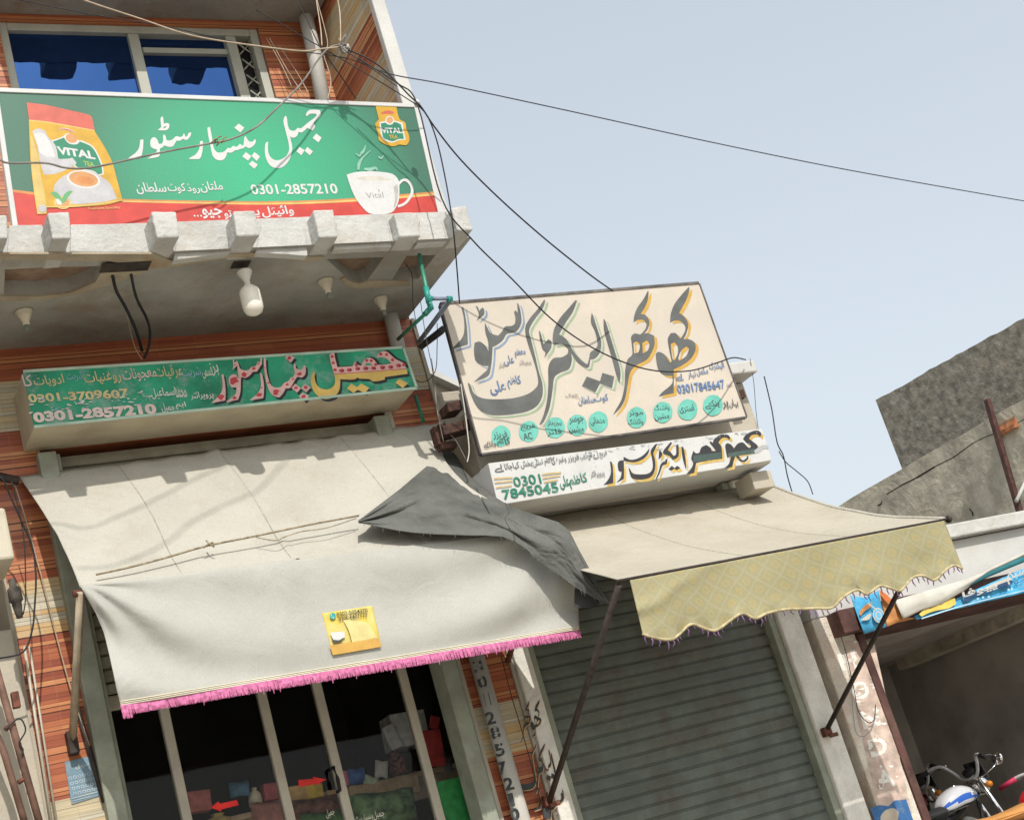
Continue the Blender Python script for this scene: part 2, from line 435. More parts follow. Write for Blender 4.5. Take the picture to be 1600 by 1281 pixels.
CANVAS = mat("beige_canvas", (0.415, 0.397, 0.342), 0.95, 0.025, 2.5, bump=0.16, bscale=260, stain=(0.33, 0.30, 0.235), stain_amt=0.45, stain_scale=2.6, spec=0.05, bump2=.5, b2scale=7, grain=.13)
CANV2 = mat("tan_canvas", (0.395, 0.362, 0.292), 0.95, 0.025, 2.5, bump=0.14, bscale=260, stain=(0.31, 0.27, 0.20), stain_amt=0.4, stain_scale=2.2, spec=0.05, bump2=.5, b2scale=7, grain=.13)
CURT = mat("grey_cloth_valance", (0.405, 0.40, 0.36), 0.95, 0.03, 3, bump=0.2, bscale=300, spec=0.05, bump2=.3, b2scale=4, grain=.10)
RAG = mat("slate_grey_cloth", (0.115, 0.118, 0.108), 0.95, 0.12, 5, bump=0.35, bscale=120, spec=0.05, stain=(0.16, 0.16, 0.148), stain_amt=0.4, stain_scale=4, bump2=.5, b2scale=7, grain=.15)
PINK = mat("pink_fringe", (0.56, 0.17, 0.32), 0.85, 0.18, 60, spec=0.1)
TEALP = mat("green_water_pipe", (0.035, 0.20, 0.13), 0.4, 0.12, 10, spec=0.4)
STEELB = mat("blue_grey_pipe", (0.17, 0.20, 0.26), 0.45, 0.08, 10)
MAROON = mat("maroon_steel", (0.085, 0.038, 0.032), 0.6, 0.2, 8, stain=(0.16, 0.10, 0.07), stain_amt=0.5, stain_scale=5)
ROUGHW = mat("rough_render", (0.285, 0.262, 0.215), 0.97, 0.20, 10, bump=1.0, bscale=26, stain=(0.32, 0.26, 0.19), stain_amt=0.6, stain_scale=7, bump2=.5, b2scale=6, grain=.2)
BEIGEW = mat("weathered_render", (0.52, 0.475, 0.37), 0.95, 0.14, 5, bump=0.8, bscale=22, stain=(0.25, 0.22, 0.17), stain_amt=0.65, stain_scale=4, streak=0.3, bump2=.7, b2scale=5, grain=.18)
BRICK = mat("old_brickwork", (0.36, 0.29, 0.20), 0.95, 0.2, 14, bump=0.9, bscale=40, stain=(0.22, 0.17, 0.12), stain_amt=0.5)
PILLG = mat("flaking_pillar_paint", (0.58, 0.53, 0.45), 0.95, 0.10, 6, bump=0.5, bscale=40, stain=(0.50, 0.33, 0.26), stain_amt=0.6, stain_scale=4, bump2=.6, b2scale=10, grain=.2)

PILW = mat("shaded_pillar_white", (0.70, 0.68, 0.62), 0.9, 0.06, 6, bump=.4, bump2=.5, b2scale=8, stain=(0.45, 0.40, 0.32), stain_amt=0.5, stain_scale=5, streak=.2, grain=.12)  # lighter copy of the white paint, raised to offset the shade on the pillars
# blue mirror glass and clear door glass
def glass_mat(name, tint, rough, base, mixf):
    m = bpy.data.materials.new(name); m.use_nodes = True; N = m.node_tree.nodes; L = m.node_tree.links
    N.remove(N["Principled BSDF"]); out = N["Material Output"]
    g = N.new("ShaderNodeBsdfGlossy"); g.inputs["Color"].default_value = (*tint, 1); g.inputs["Roughness"].default_value = rough
    ge = N.new("ShaderNodeNewGeometry"); nz = N.new("ShaderNodeTexNoise"); nz.inputs["Scale"].default_value = 4.5; nz.inputs["Detail"].default_value = 2; L.new(ge.outputs["Position"], nz.inputs["Vector"])
    bu = N.new("ShaderNodeBump"); bu.inputs["Strength"].default_value = .10; bu.inputs["Distance"].default_value = .02; L.new(nz.outputs[0], bu.inputs["Height"]); L.new(bu.outputs[0], g.inputs["Normal"])
    d = N.new("ShaderNodeBsdfDiffuse"); d.inputs["Color"].default_value = (*base, 1)
    x = N.new("ShaderNodeMixShader"); x.inputs[0].default_value = mixf
    L.new(d.outputs[0], x.inputs[1]); L.new(g.outputs[0], x.inputs[2]); L.new(x.outputs[0], out.inputs[0]); return m
BLUEG = glass_mat("blue_mirror_glass", (0.05, 0.125, 0.33), 0.015, (0.008, 0.02, 0.12), 0.80)
def clear_mat():
    m = bpy.data.materials.new("clear_door_glass"); m.use_nodes = True; N = m.node_tree.nodes; L = m.node_tree.links
    N.remove(N["Principled BSDF"]); out = N["Material Output"]
    g = N.new("ShaderNodeBsdfGlossy"); g.inputs["Roughness"].default_value = 0.0
    t = N.new("ShaderNodeBsdfTransparent"); t.inputs["Color"].default_value = (0.95, 0.96, 0.95, 1)
    fr = N.new("ShaderNodeFresnel"); fr.inputs["IOR"].default_value = 1.2
    x = N.new("ShaderNodeMixShader")
    L.new(fr.outputs[0], x.inputs[0]); L.new(t.outputs[0], x.inputs[1]); L.new(g.outputs[0], x.inputs[2]); L.new(x.outputs[0], out.inputs[0]); return m
CLEARG = clear_mat()

def roughen(o, cuts=4, amp=.0035, sc=9.0):
    "chips and unevenness of hand-cast concrete"
    bm = bmesh.new(); bm.from_mesh(o.data); bmesh.ops.subdivide_edges(bm, edges=bm.edges[:], cuts=cuts, use_grid_fill=True)
    bm.normal_update()
    for v in bm.verts:
        f = math.sin(v.co.x*sc*1.7+v.co.z*sc*2.3)+math.sin(v.co.y*sc*3.1-v.co.z*sc*1.3+1.7)+math.sin(v.co.x*sc*4.7+v.co.y*sc*3.9)
        v.co += v.normal*(f/3*amp)+Vector((random.uniform(-1, 1), random.uniform(-1, 1), random.uniform(-1, 1)))*amp*.3
    bm.to_mesh(o.data); bm.free()
    for p in o.data.polygons: p.use_smooth = False
GZ = -0.95                                             # shop floor level
# ------------------------------------------------------------------ ground
m = MB(); m.box(-400, 400, -400, 900, -1.9, -1.36)
tag(m.build("ground", mat("dusty_ground", (0.42, 0.37, 0.30), 1, 0.15, 0.5, bump=0.3)), kind="structure")
m = MB(); m.box(-120, 120, -6, 5.2, -1.34, -1.25)
tag(m.build("road", mat("dusty_asphalt", (0.34, 0.315, 0.27), 0.95, 0.12, 1.5, bump=0.5, bscale=80)), kind="structure")
m = MB(); m.box(-60, 60, 5.4, 7.9, -1.34, GZ-0.005); m.box(-60, 60, 5.2, 5.396, -1.34, GZ+0.02)
tag(m.build("pavement", mat("dusty_pavement", (0.48, 0.43, 0.35), 0.95, 0.12, 1.2, bump=0.4)), kind="structure")

# ------------------------------------------------------------------ tiled shop building
BZ = 3.73                                              # underside of its balcony
bld = thing("tiled_shop_building", "two storey building clad in orange and cream striped tiles with a notched balcony", "building", (2.9, 8.2, GZ))
m = MB()
m.box(1.80, 3.945, 8.0, 8.35, 3.12, 3.935); m.build("facade_wall", TILE_X, bld)
m = MB(); m.box(1.50, 1.799, 8.0, 8.35, GZ, 3.935); m.build("pilaster", TILE_X, bld)
m = MB(); m.box(3.946, 4.265, 8.0, 8.35, GZ, 3.935); m.build("pilaster", TILE_X, bld)
m = MB()                                               # cream plaster corner strip beside the tiles
m.box(4.268, 4.292, 7.985, 8.4, GZ, BZ-0.004); m.build("corner_trim", CREAM, bld)
m = MB(); m.box(1.475, 1.497, 7.985, 8.4, GZ, BZ-0.004); m.build("corner_trim", CREAM, bld)
m = MB(); m.box(3.905, 3.952, 7.985, 7.998, GZ, 3.1)     # cream reveal strip right of the glass
m.build("door_reveal", ALU, bld)
# interior room
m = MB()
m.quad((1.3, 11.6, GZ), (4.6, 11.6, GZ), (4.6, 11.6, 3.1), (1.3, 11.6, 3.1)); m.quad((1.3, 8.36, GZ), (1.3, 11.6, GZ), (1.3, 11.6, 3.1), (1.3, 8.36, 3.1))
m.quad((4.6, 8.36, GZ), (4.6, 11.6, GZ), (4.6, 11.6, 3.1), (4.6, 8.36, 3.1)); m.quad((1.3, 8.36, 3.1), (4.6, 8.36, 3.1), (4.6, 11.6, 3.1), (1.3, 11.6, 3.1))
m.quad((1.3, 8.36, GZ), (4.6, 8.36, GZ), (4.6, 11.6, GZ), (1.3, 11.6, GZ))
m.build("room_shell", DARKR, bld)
# roller shutter: rolled part under the sign box and half-lowered behind the awning
def slats(mb, x0, x1, y, z0, z1, pitch, depth, mi=0, nx=1):
    n = int((z1-z0)/pitch); prof = []
    for i in range(n):
        b = z0+i*pitch
        prof += [(b+0.02*pitch, 0.0), (b+0.10*pitch, 0.0), (b+0.15*pitch, -depth*0.9), (b+0.5*pitch, -depth), (b+0.92*pitch, -depth*.85), (b+0.97*pitch, 0.0)]
    o = len(mb.v)
    for z, d in prof:
        for k in range(nx+1): mb.v.append((x0+(x1-x0)*k/nx, y+d, z))
    for i in range(len(prof)-1):
        for k in range(nx):
            a = o+i*(nx+1)+k; mb.f.append((a, a+1, a+nx+2, a+nx+1)); mb.mi.append(mi); mb.sm.append(False)
m = MB(); slats(m, 1.88, 3.84, 8.06, 1.74, 3.12, 0.078, 0.022)
m.box(1.88, 3.84, 8.03, 8.07, 1.69, 1.735)
m.build("roller_shutter", SLATG, bld)
for x in (1.77, 3.80):
    m = MB(); m.box(x, x+0.1, 7.93, 8.10, GZ, 3.06); m.box(x+0.1, x+0.13, 7.98, 8.1, GZ, 3.06)
    m.build("shutter_guide", FRAMEG, bld, bevel=0.006)
# glass door
gd = MB(); gy = 8.16
def vbar(px, py, w=0.052): 
    p = W(px, py, Y=gy); gd.box(p.x-w/2, p.x+w/2, gy-0.02, gy+0.03, GZ, 1.75)
for a, b in ((275, 1200), (435, 1200), (526, 1200), (667, 1200)): vbar(a, b)
gd.box(1.9, 3.84, gy-0.015, gy+0.025, 1.62, 1.70)
door = gd.build("glass_door", ALU, bld, bevel=0.006)
m = MB(); m.box(1.9, 3.84, gy+0.002, gy+0.007, GZ, 1.62); m.build("pane", CLEARG, door)
m = MB(); h0 = W(521, 1198, Y=gy-0.06); h1 = W(531, 1234, Y=gy-0.06)
m.tube([h0+Vector((0, .04, 0)), h0, h0.lerp(h1, .5)+Vector((0, -.015, 0)), h1, h1+Vector((0, .04, 0))], 0.011, 8); m.build("handle", BLACK, door)
# balcony: slab with coffered soffit
cof = [[(510, 405), (600, 402), (574, 438), (563, 442), (552, 441), (540, 433)], [(635, 400), (681, 398.5), (662, 423), (654, 436), (612, 438.5)],
       [(8, 419), (160, 416), (146, 440), (110, 455), (60, 461), (6, 460)]]
cof3 = [[W(u, v, Z=BZ) for u, v in c] for c in cof]
e1 = W(740.8, 361.5, Z=BZ); XR = 4.245
rim_y = 6.97
m = MB()
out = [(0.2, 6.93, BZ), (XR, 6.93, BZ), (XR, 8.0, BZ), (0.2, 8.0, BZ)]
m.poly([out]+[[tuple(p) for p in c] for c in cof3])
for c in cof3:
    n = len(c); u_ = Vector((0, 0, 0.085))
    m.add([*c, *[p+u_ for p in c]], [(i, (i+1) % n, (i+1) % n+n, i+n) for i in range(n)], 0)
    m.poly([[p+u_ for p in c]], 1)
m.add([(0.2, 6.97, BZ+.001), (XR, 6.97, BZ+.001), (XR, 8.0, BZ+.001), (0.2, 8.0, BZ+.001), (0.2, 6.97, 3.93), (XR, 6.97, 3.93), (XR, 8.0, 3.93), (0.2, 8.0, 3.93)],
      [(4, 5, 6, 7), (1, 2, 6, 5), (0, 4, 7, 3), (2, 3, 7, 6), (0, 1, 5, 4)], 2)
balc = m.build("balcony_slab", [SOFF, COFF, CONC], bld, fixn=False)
# raised plaster rims round the coffers and along the front, as the photo shows
m = MB()
rim_px = [[(0, 397), (100, 397), (240, 397), (272, 409), (360, 398), (400, 396), (480, 402), (505, 402), (505, 406), (482, 410), (420, 402), (350, 404), (275, 417), (236, 420), (170, 408), (0, 406)],
          [(538, 434), (551, 442), (563, 444), (577, 440), (600, 440), (640, 440), (641, 447), (560, 451), (545, 448), (532, 438)],
          [(166, 415), (222, 412), (232, 424), (170, 446), (112, 462), (60, 470), (0, 471), (0, 463), (60, 464), (110, 458), (148, 442)]]
for r in rim_px:
    lo = [W(u, v, Z=BZ-0.012) for u, v in r]; hi = [p+Vector((0, 0, .011)) for p in lo]
    m.poly([lo]); n = len(lo); m.add(lo+hi, [(i, (i+1) % n, (i+1) % n+n, i+n) for i in range(n)])
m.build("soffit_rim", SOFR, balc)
blk = [[(-25, 336), (11, 335), (12, 372), (-17, 373)], [(74, 332), (108, 331), (111, 372), (82, 373)], [(236.5, 330), (275.5, 330.5), (281, 371.5), (246, 371.5)],
       [(364.4, 329), (398.5, 329), (406, 368), (370.5, 369)], [(488.8, 328), (521, 327), (529, 370), (499, 371)], [(614.8, 332.4), (652.4, 331.5), (658.5, 369), (624.4, 370)],
       [(705, 324.5), (729, 321), (740.8, 361), (715.4, 360)]]
for q in blk:
    yb = W(*q[3], Z=BZ).y
    P = [W(u, v, Y=yb) for u, v in q]
    P[2].z = P[3].z = BZ-0.002
    k = 7.06-yb
    m = MB(); m.slab(P, (0, k, 0)); roughen(m.build("parapet_block", CONC, bld, bevel=0.010))
bnd = [[(14, 352), (66, 351), (73, 395), (12, 395)], [(111, 350), (231, 350), (236, 394.5), (110, 393.5)], [(281, 356), (356, 350), (360, 394.5), (271.5, 406.5)],
       [(408, 353), (476, 356), (480.5, 399.8), (400, 394.2)], [(526, 350), (605, 348), (612, 385.5), (521.5, 390)], [(657, 343), (690, 342.5), (697, 378.5), (651, 383)]]
for q in bnd:
    P = [W(u, v, Y=6.955) for u, v in q]
    m = MB(); m.slab(P, (0, 0.055, 0)); roughen(m.build("parapet_panel", CONC, bld, bevel=0.004), 4, .003)
m = MB(); m.box(0.2, XR-0.01, 7.012, 7.058, 3.74, 3.94); m.build("parapet_core", CONC, bld)
# upper storey
UZ = 6.04
m = MB()
m.box(0.3, 2.05, 8.0, 8.3, 3.94, UZ-.003); m.box(2.05, 3.76, 8.0, 8.3, 3.94, 4.9); m.box(3.76, 4.188, 8.0, 8.3, 3.94, UZ-.003); m.box(2.05, 3.76, 8.0, 8.3, 5.985, UZ-.003)
m.build("upper_wall", TILE_U, bld)
m = MB(); m.box(4.19, 4.25, 7.205, 8.3, 3.94, 8.6); m.build("side_wall", TILE_Y, bld)
m = MB(); m.box(4.182, 4.275, 7.145, 7.203, 3.945, 8.7); m.build("side_wall_edge", WHITE, bld, bevel=0.008)
m = MB(); m.box(4.252, 4.272, 7.205, 8.3, 3.945, 8.7); m.build("side_wall_render", WHITE, bld, bevel=0.004)
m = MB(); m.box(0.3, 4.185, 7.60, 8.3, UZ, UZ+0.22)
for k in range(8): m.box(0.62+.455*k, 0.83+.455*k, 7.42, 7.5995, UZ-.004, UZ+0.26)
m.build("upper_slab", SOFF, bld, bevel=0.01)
# window
wy = 8.07
fr = MB(); fr.box(2.05, 2.105, wy-.05, wy+.05, 4.9, 5.985); fr.box(3.70, 3.757, wy-.05, wy+.05, 4.9, 5.985); fr.box(2.106, 3.699, wy-.05, wy+.05, 5.93, 5.984); fr.box(2.106, 3.699, wy-.05, wy+.05, 4.9, 4.95)
for u, v in ((216, 90), (371, 103)):
    p = W(u, v, Y=wy-.04); fr.box(p.x-.035, p.x+.035, wy-.046, wy+.046, 4.951, 5.929)
win = fr.build("window", FRW, bld, bevel=0.005)
xm1 = W(216, 90, Y=wy).x; xm2 = W(371, 103, Y=wy).x
for x0, x1, yy in ((2.106, xm1-.037, wy-.01), (xm1+.037, xm2-.037, wy+.012)):
    m = MB(); m.box(x0, x1, yy, yy+.006, 4.951, 5.929); m.build("pane", BLUEG, win)
fr = MB(); fr.box(xm1+.037, xm2-.037, wy-.02, wy+.03, 5.80, 5.84); fr.build("sash", FRW, win)
m = MB(); m.box(xm2+.037, 3.699, wy+.035, wy+.045, 4.951, 5.929); m.build("inner_pane", mat("dark_glass", (0.012, 0.012, 0.012), 0.25, 0.1), win)
m = MB()
for i in range(9):
    z = 4.95+i*.125; x0, x1 = xm2+.045, 3.695
    m.tube([(x0, wy+.02, z), (x1, wy+.02, z+(x1-x0))], .006, 6); m.tube([(x0, wy+.0, z+(x1-x0)), (x1, wy+.0, z)], .006, 6)
m.build("grille", FRW, win)

# ------------------------------------------------------------------ electric shop building
el = thing("whitewashed_shop_building", "narrow cream plastered shop with a closed grey roller shutter", "building", (5.4, 8.2, GZ))
m = MB()
m.box(4.30, 6.48, 7.72, 8.3, 2.33, 2.93); m.build("facade_wall", CREAM, el, bevel=0.01)   # wall behind the signs
m = MB(); m.box(4.30, 4.63, 8.0, 8.4, 2.931, 3.2); m.build("parapet_wall", CREAM, el, bevel=0.01)
m = MB(); m.box(6.18, 6.50, 7.55, 8.3, 2.932, 3.02); m.build("parapet_cap", WHITE, el, bevel=0.012)
m = MB(); m.box(4.295, 4.66, 7.66, 7.7195, 2.72, 3.06); m.build("parapet_face", WHITE, el, bevel=0.008)
m = MB(); m.box(4.295, 4.6, 7.64, 7.7, 3.062, 3.09); m.build("parapet_ledge", WHITE, el, bevel=0.008)
m = MB(); m.box(4.295, 4.405, 7.96, 8.4, GZ, 2.325); m.build("painted_pillar", PILW, el, bevel=0.008)
pil = m
m = MB(); m.box(6.295, 6.48, 7.97, 8.4, GZ, 2.325); m.build("side_pillar", PILW, el, bevel=0.012)
m = MB(); slats(m, 4.45, 6.255, 8.075, GZ, 2.33, 0.079, 0.014, nx=26)
m.v = [(x, y+.006*math.sin(x*3.1+z*1.7)+.004*math.sin(x*7.3-z*4.1)+.010*math.exp(-((x-5.6)/.12)**2-((z-.35)/.10)**2)+.008*math.exp(-((x-4.9)/.10)**2-((z-.9)/.08)**2), z+.003*math.sin(x*2.3+z*9)) for x, y, z in m.v]
m.build("roller_shutter", SLATE, el)
for x0, x1 in ((4.407, 4.462), (6.238, 6.293)):
    m = MB(); m.box(x0, x1, 8.0, 8.09, GZ, 2.325); m.build("shutter_guide", FRAMEG, el, bevel=0.005)
m = MB(); m.box(6.483, 6.563, 8.12, 8.4, GZ, 1.6)
for i in range(34): 
    if i % 1 == 0: m.box(6.485, 6.5605, 8.115+random.uniform(-.004, .004), 8.119, GZ+i*.075, GZ+i*.075+.062)
m.build("brick_infill", BRICK, el)
# sloping roof seen behind
m = MB()
g = [(640, 566), (732, 611), (736, 640), (640, 640)]
m.slab([W(u, v, Y=9.4) for u, v in g], (0, .15, 0), 0)
g = [(640, 559), (734, 605), (736, 613), (640, 568)]
m.slab([W(u, v, Y=9.3) for u, v in g], (0, 1.4, 0), 1)
m.build("roof_gable", [BEIGEW, WHITE], el)

# ------------------------------------------------------------------ workshop (right)
gar = thing("motorcycle_workshop_building", "low white workshop with a stepped cornice and an open dark bay holding motorcycles", "building", (8.2, 8.2, GZ))
m = MB()
m.box(6.567, 9.6, 7.98, 8.4, W(1482, 846, Y=7.98).z-0.34, W(1482, 846, Y=7.98).z+0.0)
m.build("facade_wall", WHITE, gar, bevel=0.006)
m = MB(); zc = W(1482, 845, Y=7.98).z
m.box(6.567, 9.6, 7.90, 8.4, zc+0.002, W(1474, 820, Y=7.9).z)
m.build("cornice", CONC, gar, bevel=0.012)
m = MB(); m.box(6.567, 6.885, 7.985, 8.4, GZ, zc-.345); gp = m.build("painted_pillar", PILLG, gar, bevel=0.01)
m = MB(); zl = W(1350, 1000, Y=7.95).z; zt = zc-.341
m.box(6.70, 9.6, 7.86, 8.4, zl+.06, zt); m.build("steel_lintel", MAROON, gar, bevel=0.008)
m = MB(); m.box(6.886, 6.95, 7.97, 8.4, GZ, zl+.058); m.build("door_jamb", MAROON, gar, bevel=0.008)
m = MB()
m.quad((6.9, 11.2, GZ), (9.9, 11.2, GZ), (9.9, 11.2, 1.2), (6.9, 11.2, 1.2)); m.quad((6.9, 8.4, GZ), (6.9, 11.2, GZ), (6.9, 11.2, 1.2), (6.9, 8.4, 1.2))
m.quad((9.9, 8.0, GZ), (9.9, 11.2, GZ), (9.9, 11.2, 1.2), (9.9, 8.0, 1.2)); m.box(6.55, 9.9, 8.401, 11.3, 1.2, 1.35)
m.quad((6.9, 7.9, GZ), (9.9, 7.9, GZ), (9.9, 11.2, GZ), (6.9, 11.2, GZ))
m.build("bay_shell", GARR, gar)

# ------------------------------------------------------------------ walls beyond the workshop
XB = 9.6
y0 = W(1320, 785, X=XB).y; tops = [(1310, 791), (1330, 778), (1352, 765), (1400, 738), (1452, 707), (1500, 681), (1548, 652), (1575, 637), (1610, 619)]
m = MB()
top = [W(u, v, X=XB) for u, v in tops]; bot = [Vector((XB, p.y, 1.1)) for p in top]
m.slab(top+bot[::-1], (0.22, 0, 0))
bw = m.build("render_wall", BEIGEW, None)
tag(bw, "weathered beige rendered wall with a long crack, rising behind the low white workshop", "wall")
m = MB()
cr = [(1385, 772), (1410, 757), (1432, 746), (1460, 729), (1490, 714), (1520, 692), (1540, 682), (1570, 672), (1600, 655)]
for i in range(len(cr)-1):
    a, b = cr[i], cr[i+1]; w = random.uniform(.8, 2.0)
    P = [W(a[0], a[1]-w/2, X=XB-.003-.0003*i), W(b[0], b[1]-w/2, X=XB-.003-.0003*i), W(b[0], b[1]+w, X=XB-.003-.0003*i), W(a[0], a[1]+w, X=XB-.003-.0003*i)]
    m.poly([P])
for a, b in (((1372, 790), (1378, 783)), ((1515, 795), (1520, 806))):
    m.tube([W(*a, X=XB-.002), W((a[0]+b[0])/2+2, (a[1]+b[1])/2, X=XB-.003), W(*b, X=XB-.002)], .006, 5)
m.build("crack", mat("crack_dark", (0.03, 0.025, 0.02), 1), bw)
XD = 10.6
tops = [(1368, 625)]
for i in range(1, 25):
    u = 1368+i*10.5; tops.append((u, 625-(u-1368)*0.552+random.uniform(-1.6, 1.6)))
m = MB(); top = [W(u, v, X=XD) for u, v in tops]; bot = [Vector((XD, p.y, 1.4)) for p in top]
left = [W(1376, 655, X=XD), W(1385, 690, X=XD), W(1399, 733, X=XD)]
m.slab(top+bot[::-1], (0.3, 0, 0))
tag(m.build("rough_wall", ROUGHW), "tall unpainted dark grey rough rendered wall against the sky, right of the street", "wall")
# brick stump and posts beside it
m = MB()
for i in range(4): m.slab([W(u, v-i*9, Y=8.35) for u, v in ((1586+random.uniform(-2, 2), 668), (1612, 660), (1612, 652), (1586+random.uniform(-2, 2), 660))], (0, .25, 0))
tag(m.build("brick_stump", mat("orange_brick", (0.42, 0.17, 0.075), 0.9, 0.2, 20, bump=0.5), bevel=0.006), "stub of bare orange bricks on the beige wall at the photo's right edge", "bricks")
m = MB(); a, b = W(1545, 622, Y=8.5), W(1597, 800, Y=8.5)
d = (b-a); m.slab([a+Vector((-.022, 0, 0)), a+Vector((.022, 0, 0)), b+Vector((.022, 0, 0)), b+Vector((-.022, 0, 0))], (0, .045, 0))
tag(m.build("iron_post", mat("brown_iron", (0.075, 0.035, 0.028), .7, .2, 20), bevel=.003), "dark brown iron post standing on the workshop roof before the beige wall", "post")
m = MB(); m.tube([W(1588, 783, Y=8.45), W(1606, 745, Y=8.45)], .016, 8)
tag(m.build("pipe", PIPEW), "short pale pipe leaning on the workshop roof beside the iron post", "pipe")

# ------------------------------------------------------------------ neighbour at far left
nb = thing("cream_corner_building", "cream plastered shop front strip with grey shutter slats left of the tiled pilaster", "building", (1.2, 8.1, GZ))
m = MB(); m.box(1.13, 1.472, 7.93, 8.4, GZ, 2.1); m.build("facade_wall", CREAM, nb, bevel=.01)
m = MB(); m.box(-5.0, 0.15, 6.9, 10.5, 2.3, 9.0); m.build("added_sky_blocker", CREAM, nb)  # unseen mass added to keep sky light from the left off the parapet blocks
m = MB(); slats(m, 0.3, 1.12, 8.05, GZ, 1.5, .07, .018); m.build("roller_shutter", SLATG, nb)
m = MB(); m.box(1.128, 1.18, 7.87, 7.928, GZ, 1.55); m.build("shutter_guide", FRAMEG, nb, bevel=.004)
m = MB(); m.tube([W(38, 1010, Y=7.92), W(80, 1281, Y=7.92)], .008, 6); m.build("conduit", ALU, nb)
m = MB(); m.tube([W(46, 1010, Y=7.92), W(88, 1281, Y=7.92)], .006, 6); m.build("conduit", ALU, nb)

# ------------------------------------------------------------------ printed shop banner
PW = mat("print_white", (0.525, 0.525, 0.512), 0.5, 0.02, 20)
def paint(name, rgb, rough=0.55, var=0.06, wear=None, amt=0.0, sc=9): return mat(name, rgb, rough, var, 12, stain=wear, stain_amt=amt, stain_scale=sc)
PGREEN = None
def banner_green():
    m = bpy.data.materials.new("printed_green"); m.use_nodes = True; N = m.node_tree.nodes; L = m.node_tree.links
    b = N["Principled BSDF"]; b.inputs["Roughness"].default_value = 0.4; b.inputs["Specular IOR Level"].default_value = 0.35
    geo = N.new("ShaderNodeNewGeometry"); mp = N.new("ShaderNodeMapping"); mp.vector_type = 'POINT'
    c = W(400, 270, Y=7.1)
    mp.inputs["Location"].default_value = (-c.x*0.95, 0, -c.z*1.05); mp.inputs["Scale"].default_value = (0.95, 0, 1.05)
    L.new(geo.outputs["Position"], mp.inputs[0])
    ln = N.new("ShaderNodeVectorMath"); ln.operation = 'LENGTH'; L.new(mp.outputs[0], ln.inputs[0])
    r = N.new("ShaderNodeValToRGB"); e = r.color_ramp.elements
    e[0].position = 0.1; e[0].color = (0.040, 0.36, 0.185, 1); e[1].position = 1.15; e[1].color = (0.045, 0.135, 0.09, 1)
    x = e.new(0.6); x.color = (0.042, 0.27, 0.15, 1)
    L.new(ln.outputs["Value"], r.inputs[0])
    n = N.new("ShaderNodeTexNoise"); n.inputs["Scale"].default_value = 160; n.inputs["Detail"].default_value = 2; L.new(geo.outputs["Position"], n.inputs["Vector"])
    mr = N.new("ShaderNodeMapRange"); mr.inputs[1].default_value = .3; mr.inputs[2].default_value = .7; mr.inputs[3].default_value = .84; mr.inputs[4].default_value = 1.12; L.new(n.outputs[0], mr.inputs[0])
    mm = N.new("ShaderNodeMix"); mm.data_type = 'RGBA'; mm.blend_type = 'MULTIPLY'; mm.inputs[0].default_value = 1
    L.new(r.outputs[0], mm.inputs[6]); L.new(mr.outputs[0], mm.inputs[7]); L.new(mm.outputs[2], b.inputs["Base Color"])
    return m
BY = 7.10
ban = thing("shop_banner", "green and red printed banner with a tea pack and tea cup above the balcony", "banner", tuple(W(340, 350, Y=BY)))
bc = [(-8, 139.5), (652, 165.5), (694.5, 350), (27, 366)]
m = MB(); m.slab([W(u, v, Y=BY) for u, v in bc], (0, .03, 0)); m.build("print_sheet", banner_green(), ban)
m = MB()
for a, b, w in (((-9, 140), (653, 165), 7), ((-7, 142), (26, 366), 7), ((650.5, 162), (693, 350), 9)):
    pa, pb = W(*a, Y=BY-.008), W(*b, Y=BY-.008); t = (pb-pa).normalized(); n = Vector((-t.z, 0, t.x))*(w/2350*9.2/2)
    m.slab([pa+n, pb+n, pb-n, pa-n], (0, .046, 0))
m.build("frame", mat("white_metal_frame", (0.512, 0.512, 0.499), .45, .03), ban, bevel=.003)
bmats = {"white": PW, "red": paint("print_red", (0.474, 0.054, 0.042), .4), "orange": paint("print_orange", (0.512, 0.211, 0.064), .4), "yellow": paint("print_yellow", (0.512, 0.301, 0.032), .4),
         "yellow_pale": paint("print_pale_yellow", (0.538, 0.397, 0.128), .4), "salmon": paint("print_salmon", (0.486, 0.109, 0.077), .4), "deep_green": paint("print_deep_green", (0.026, 0.192, 0.109), .4),
         "silver": paint("print_silver", (0.422, 0.416, 0.422), .4), "tea": paint("print_tea", (0.512, 0.256, 0.102), .4), "grey": paint("print_grey", (0.269, 0.262, 0.243), .4), "cream": paint("print_cream", (0.512, 0.486, 0.422), .4),
         "leaf": paint("print_leaf", (0.115, 0.333, 0.141), .4), "steam": paint("print_steam", (0.218, 0.422, 0.320), .4), "lime": paint("print_lime", (0.269, 0.352, 0.077), .4), "shade": paint("print_shade", (0.384, 0.371, 0.346), .4)}
I = Ink(lambda u, v, h: W(u, v, Y=BY-h))
I.loop("red", [(19, 299), (60, 305), (110, 312), (190, 315.5), (300, 318), (420, 319.5), (520, 316.5), (600, 311), (680, 305), (688, 345), (640, 352), (400, 357), (27, 362)], smooth=False)
I.stroke("orange", [(18.5, 298, 4), (60, 303.5, 4), (110, 310, 5), (190, 313.5, 5), (300, 316, 5), (420, 317.5, 5.5), (520, 314.5, 5.5), (600, 309, 6), (679, 302.5, 6)], 5)
I.stroke("yellow_pale", [(190, 314.5, 2), (300, 317, 2), (420, 318.5, 2.5), (520, 315.5, 2.5), (600, 310.5, 3), (679, 304, 3)], 2)
A = (200, 160, 10); B = (360, 160, 10)
I.loop("white", [(190, 590), (240, 580), (238, 680), (225, 780), (195, 880), (10, 885), (20, 865), (120, 790), (170, 720), (185, 650)], crop=A)
